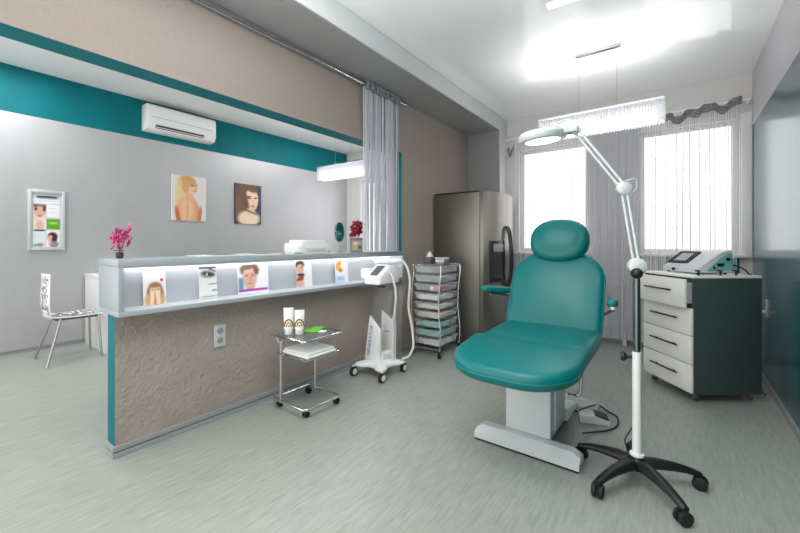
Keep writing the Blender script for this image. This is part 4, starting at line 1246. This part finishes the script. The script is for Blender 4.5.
# cable loops at joints
obj('cable_loop', MB().tube([J2 + Vector((.0, -.02, .03)), J2 + Vector((.05, -.01, .04)), J2 + Vector((.055, 0, 0)), J2 + Vector((.03, .01, -.03))], .003, 6, smooth_path=5), 'lampgrey', ml)
obj('cable_loop', MB().tube([J3 + Vector((.01, -.02, .02)), J3 + Vector((-.03, -.02, .055)), J3 + Vector((-.09, -.02, .05)), J3 + Vector((-.12, -.02, .01))], .003, 6, smooth_path=5), 'lampgrey', ml)
obj('neck', MB().tube([J3, J3 + Vector((-.05, -.005, -.008)), HD + Vector((.135, .012, .01))], [.012, .009, .014], 10), 'lampgrey', ml)
hd = thing  # (head parts below)
hmx = Matrix.Translation(HD) @ Matrix.Rotation(math.radians(-3), 4, 'Y') @ Matrix.Rotation(math.radians(4), 4, 'X')
hh = MB(); hh.lathe([(.088, -.022), (.096, -.028), (.120, -.026), (.130, -.012), (.130, .006), (.118, .02), (.086, .024), (.078, .012)], (0, 0, 0), 40)
bm_ = hh.bm
# open ring: remove the two end caps so the lens shows
for f in [f for f in bm_.faces if len(f.verts) > 8]: bm_.faces.remove(f)
hh.loft([[(.078 * math.cos(2 * PI * k / 40), .078 * math.sin(2 * PI * k / 40), .012) for k in range(40)], [(.088 * math.cos(2 * PI * k / 40), .088 * math.sin(2 * PI * k / 40), -.022) for k in range(40)]], cap=False)
hh.prism([(.115, -.045), (.185, -.022), (.185, .022), (.115, .045)], -.016, .014, .006)
he = obj('lamp_head', hh.xf(hmx), 'lampgrey', ml)
rl_ = MB(); rl_.tube([(.088 * math.cos(2 * PI * k / 40), .088 * math.sin(2 * PI * k / 40), -.020) for k in range(40)], .009, 8, closed=True)
obj('ring_light', rl_.xf(hmx), 'ring_light', he)
le = MB(); le.lathe([(.084, -.006), (.05, -.010), (.01, -.012), (.01, .004), (.05, .002), (.084, -.002)], (0, 0, 0), 40)
obj('lens', le.xf(hmx), 'lens', he)
obj('switch', MB().box(.135, -.016, -.020, .155, .004, -.0155, .001).xf(hmx), 'black', he)
obj('mains_cable', MB().tube([(-.005, .025, .30), (-.03, .035, .24), (-.055, .04, .18), (-.045, .05, .14), (-.01, .055, .125)], .003, 6, smooth_path=5), 'black', ml)

# ------------------------------------------------------------------ light
def area(name, loc, rot, sx, sy, power, col=(1, 1, 1)):
    l = bpy.data.lights.new(name, 'AREA')
    l.shape = 'RECTANGLE'; l.size = sx; l.size_y = sy; l.energy = power; l.color = col
    o = bpy.data.objects.new(name, l)
    COL.objects.link(o)
    o.location = loc; o.rotation_euler = rot
    return o
area('ceiling_light', (-.9, .6, 2.88), (0, 0, 0), 1.6, 1.2, 32)
area('ceiling_light', (-4.9, .4, 3.08), (0, 0, 0), 1.0, 1.0, 32)
area('ceiling_light', (-4.4, 4.4, 3.08), (0, 0, 0), 1.2, 1.2, 30)

area('up_fill', (-.575, 3.70, 2.375), (PI, 0, 0), .85, .10, 8)  # light from the open top of the pendant by the windows
area('up_fill', (-.75, 1.0, 2.25), (PI, 0, 0), 1.0, .5, 32)  # added out of view to brighten the ceiling; no pendant hangs here
area('up_fill', (-3.78, 3.70, 2.315), (PI, 0, 0), .85, .10, 16)  # light from the open top of the reception pendant
wd = bpy.data.worlds.new('world')
S.world = wd
wd.use_nodes = True
wd.node_tree.nodes['Background'].inputs['Color'].default_value = (1, .985, .965, 1)
wd.node_tree.nodes['Background'].inputs['Strength'].default_value = 2.1

vs = S.view_settings
vs.view_transform = 'Standard'
vs.look = 'None'
vs.gamma = 1.0
vs.use_curve_mapping = False
vs.exposure = 0.0
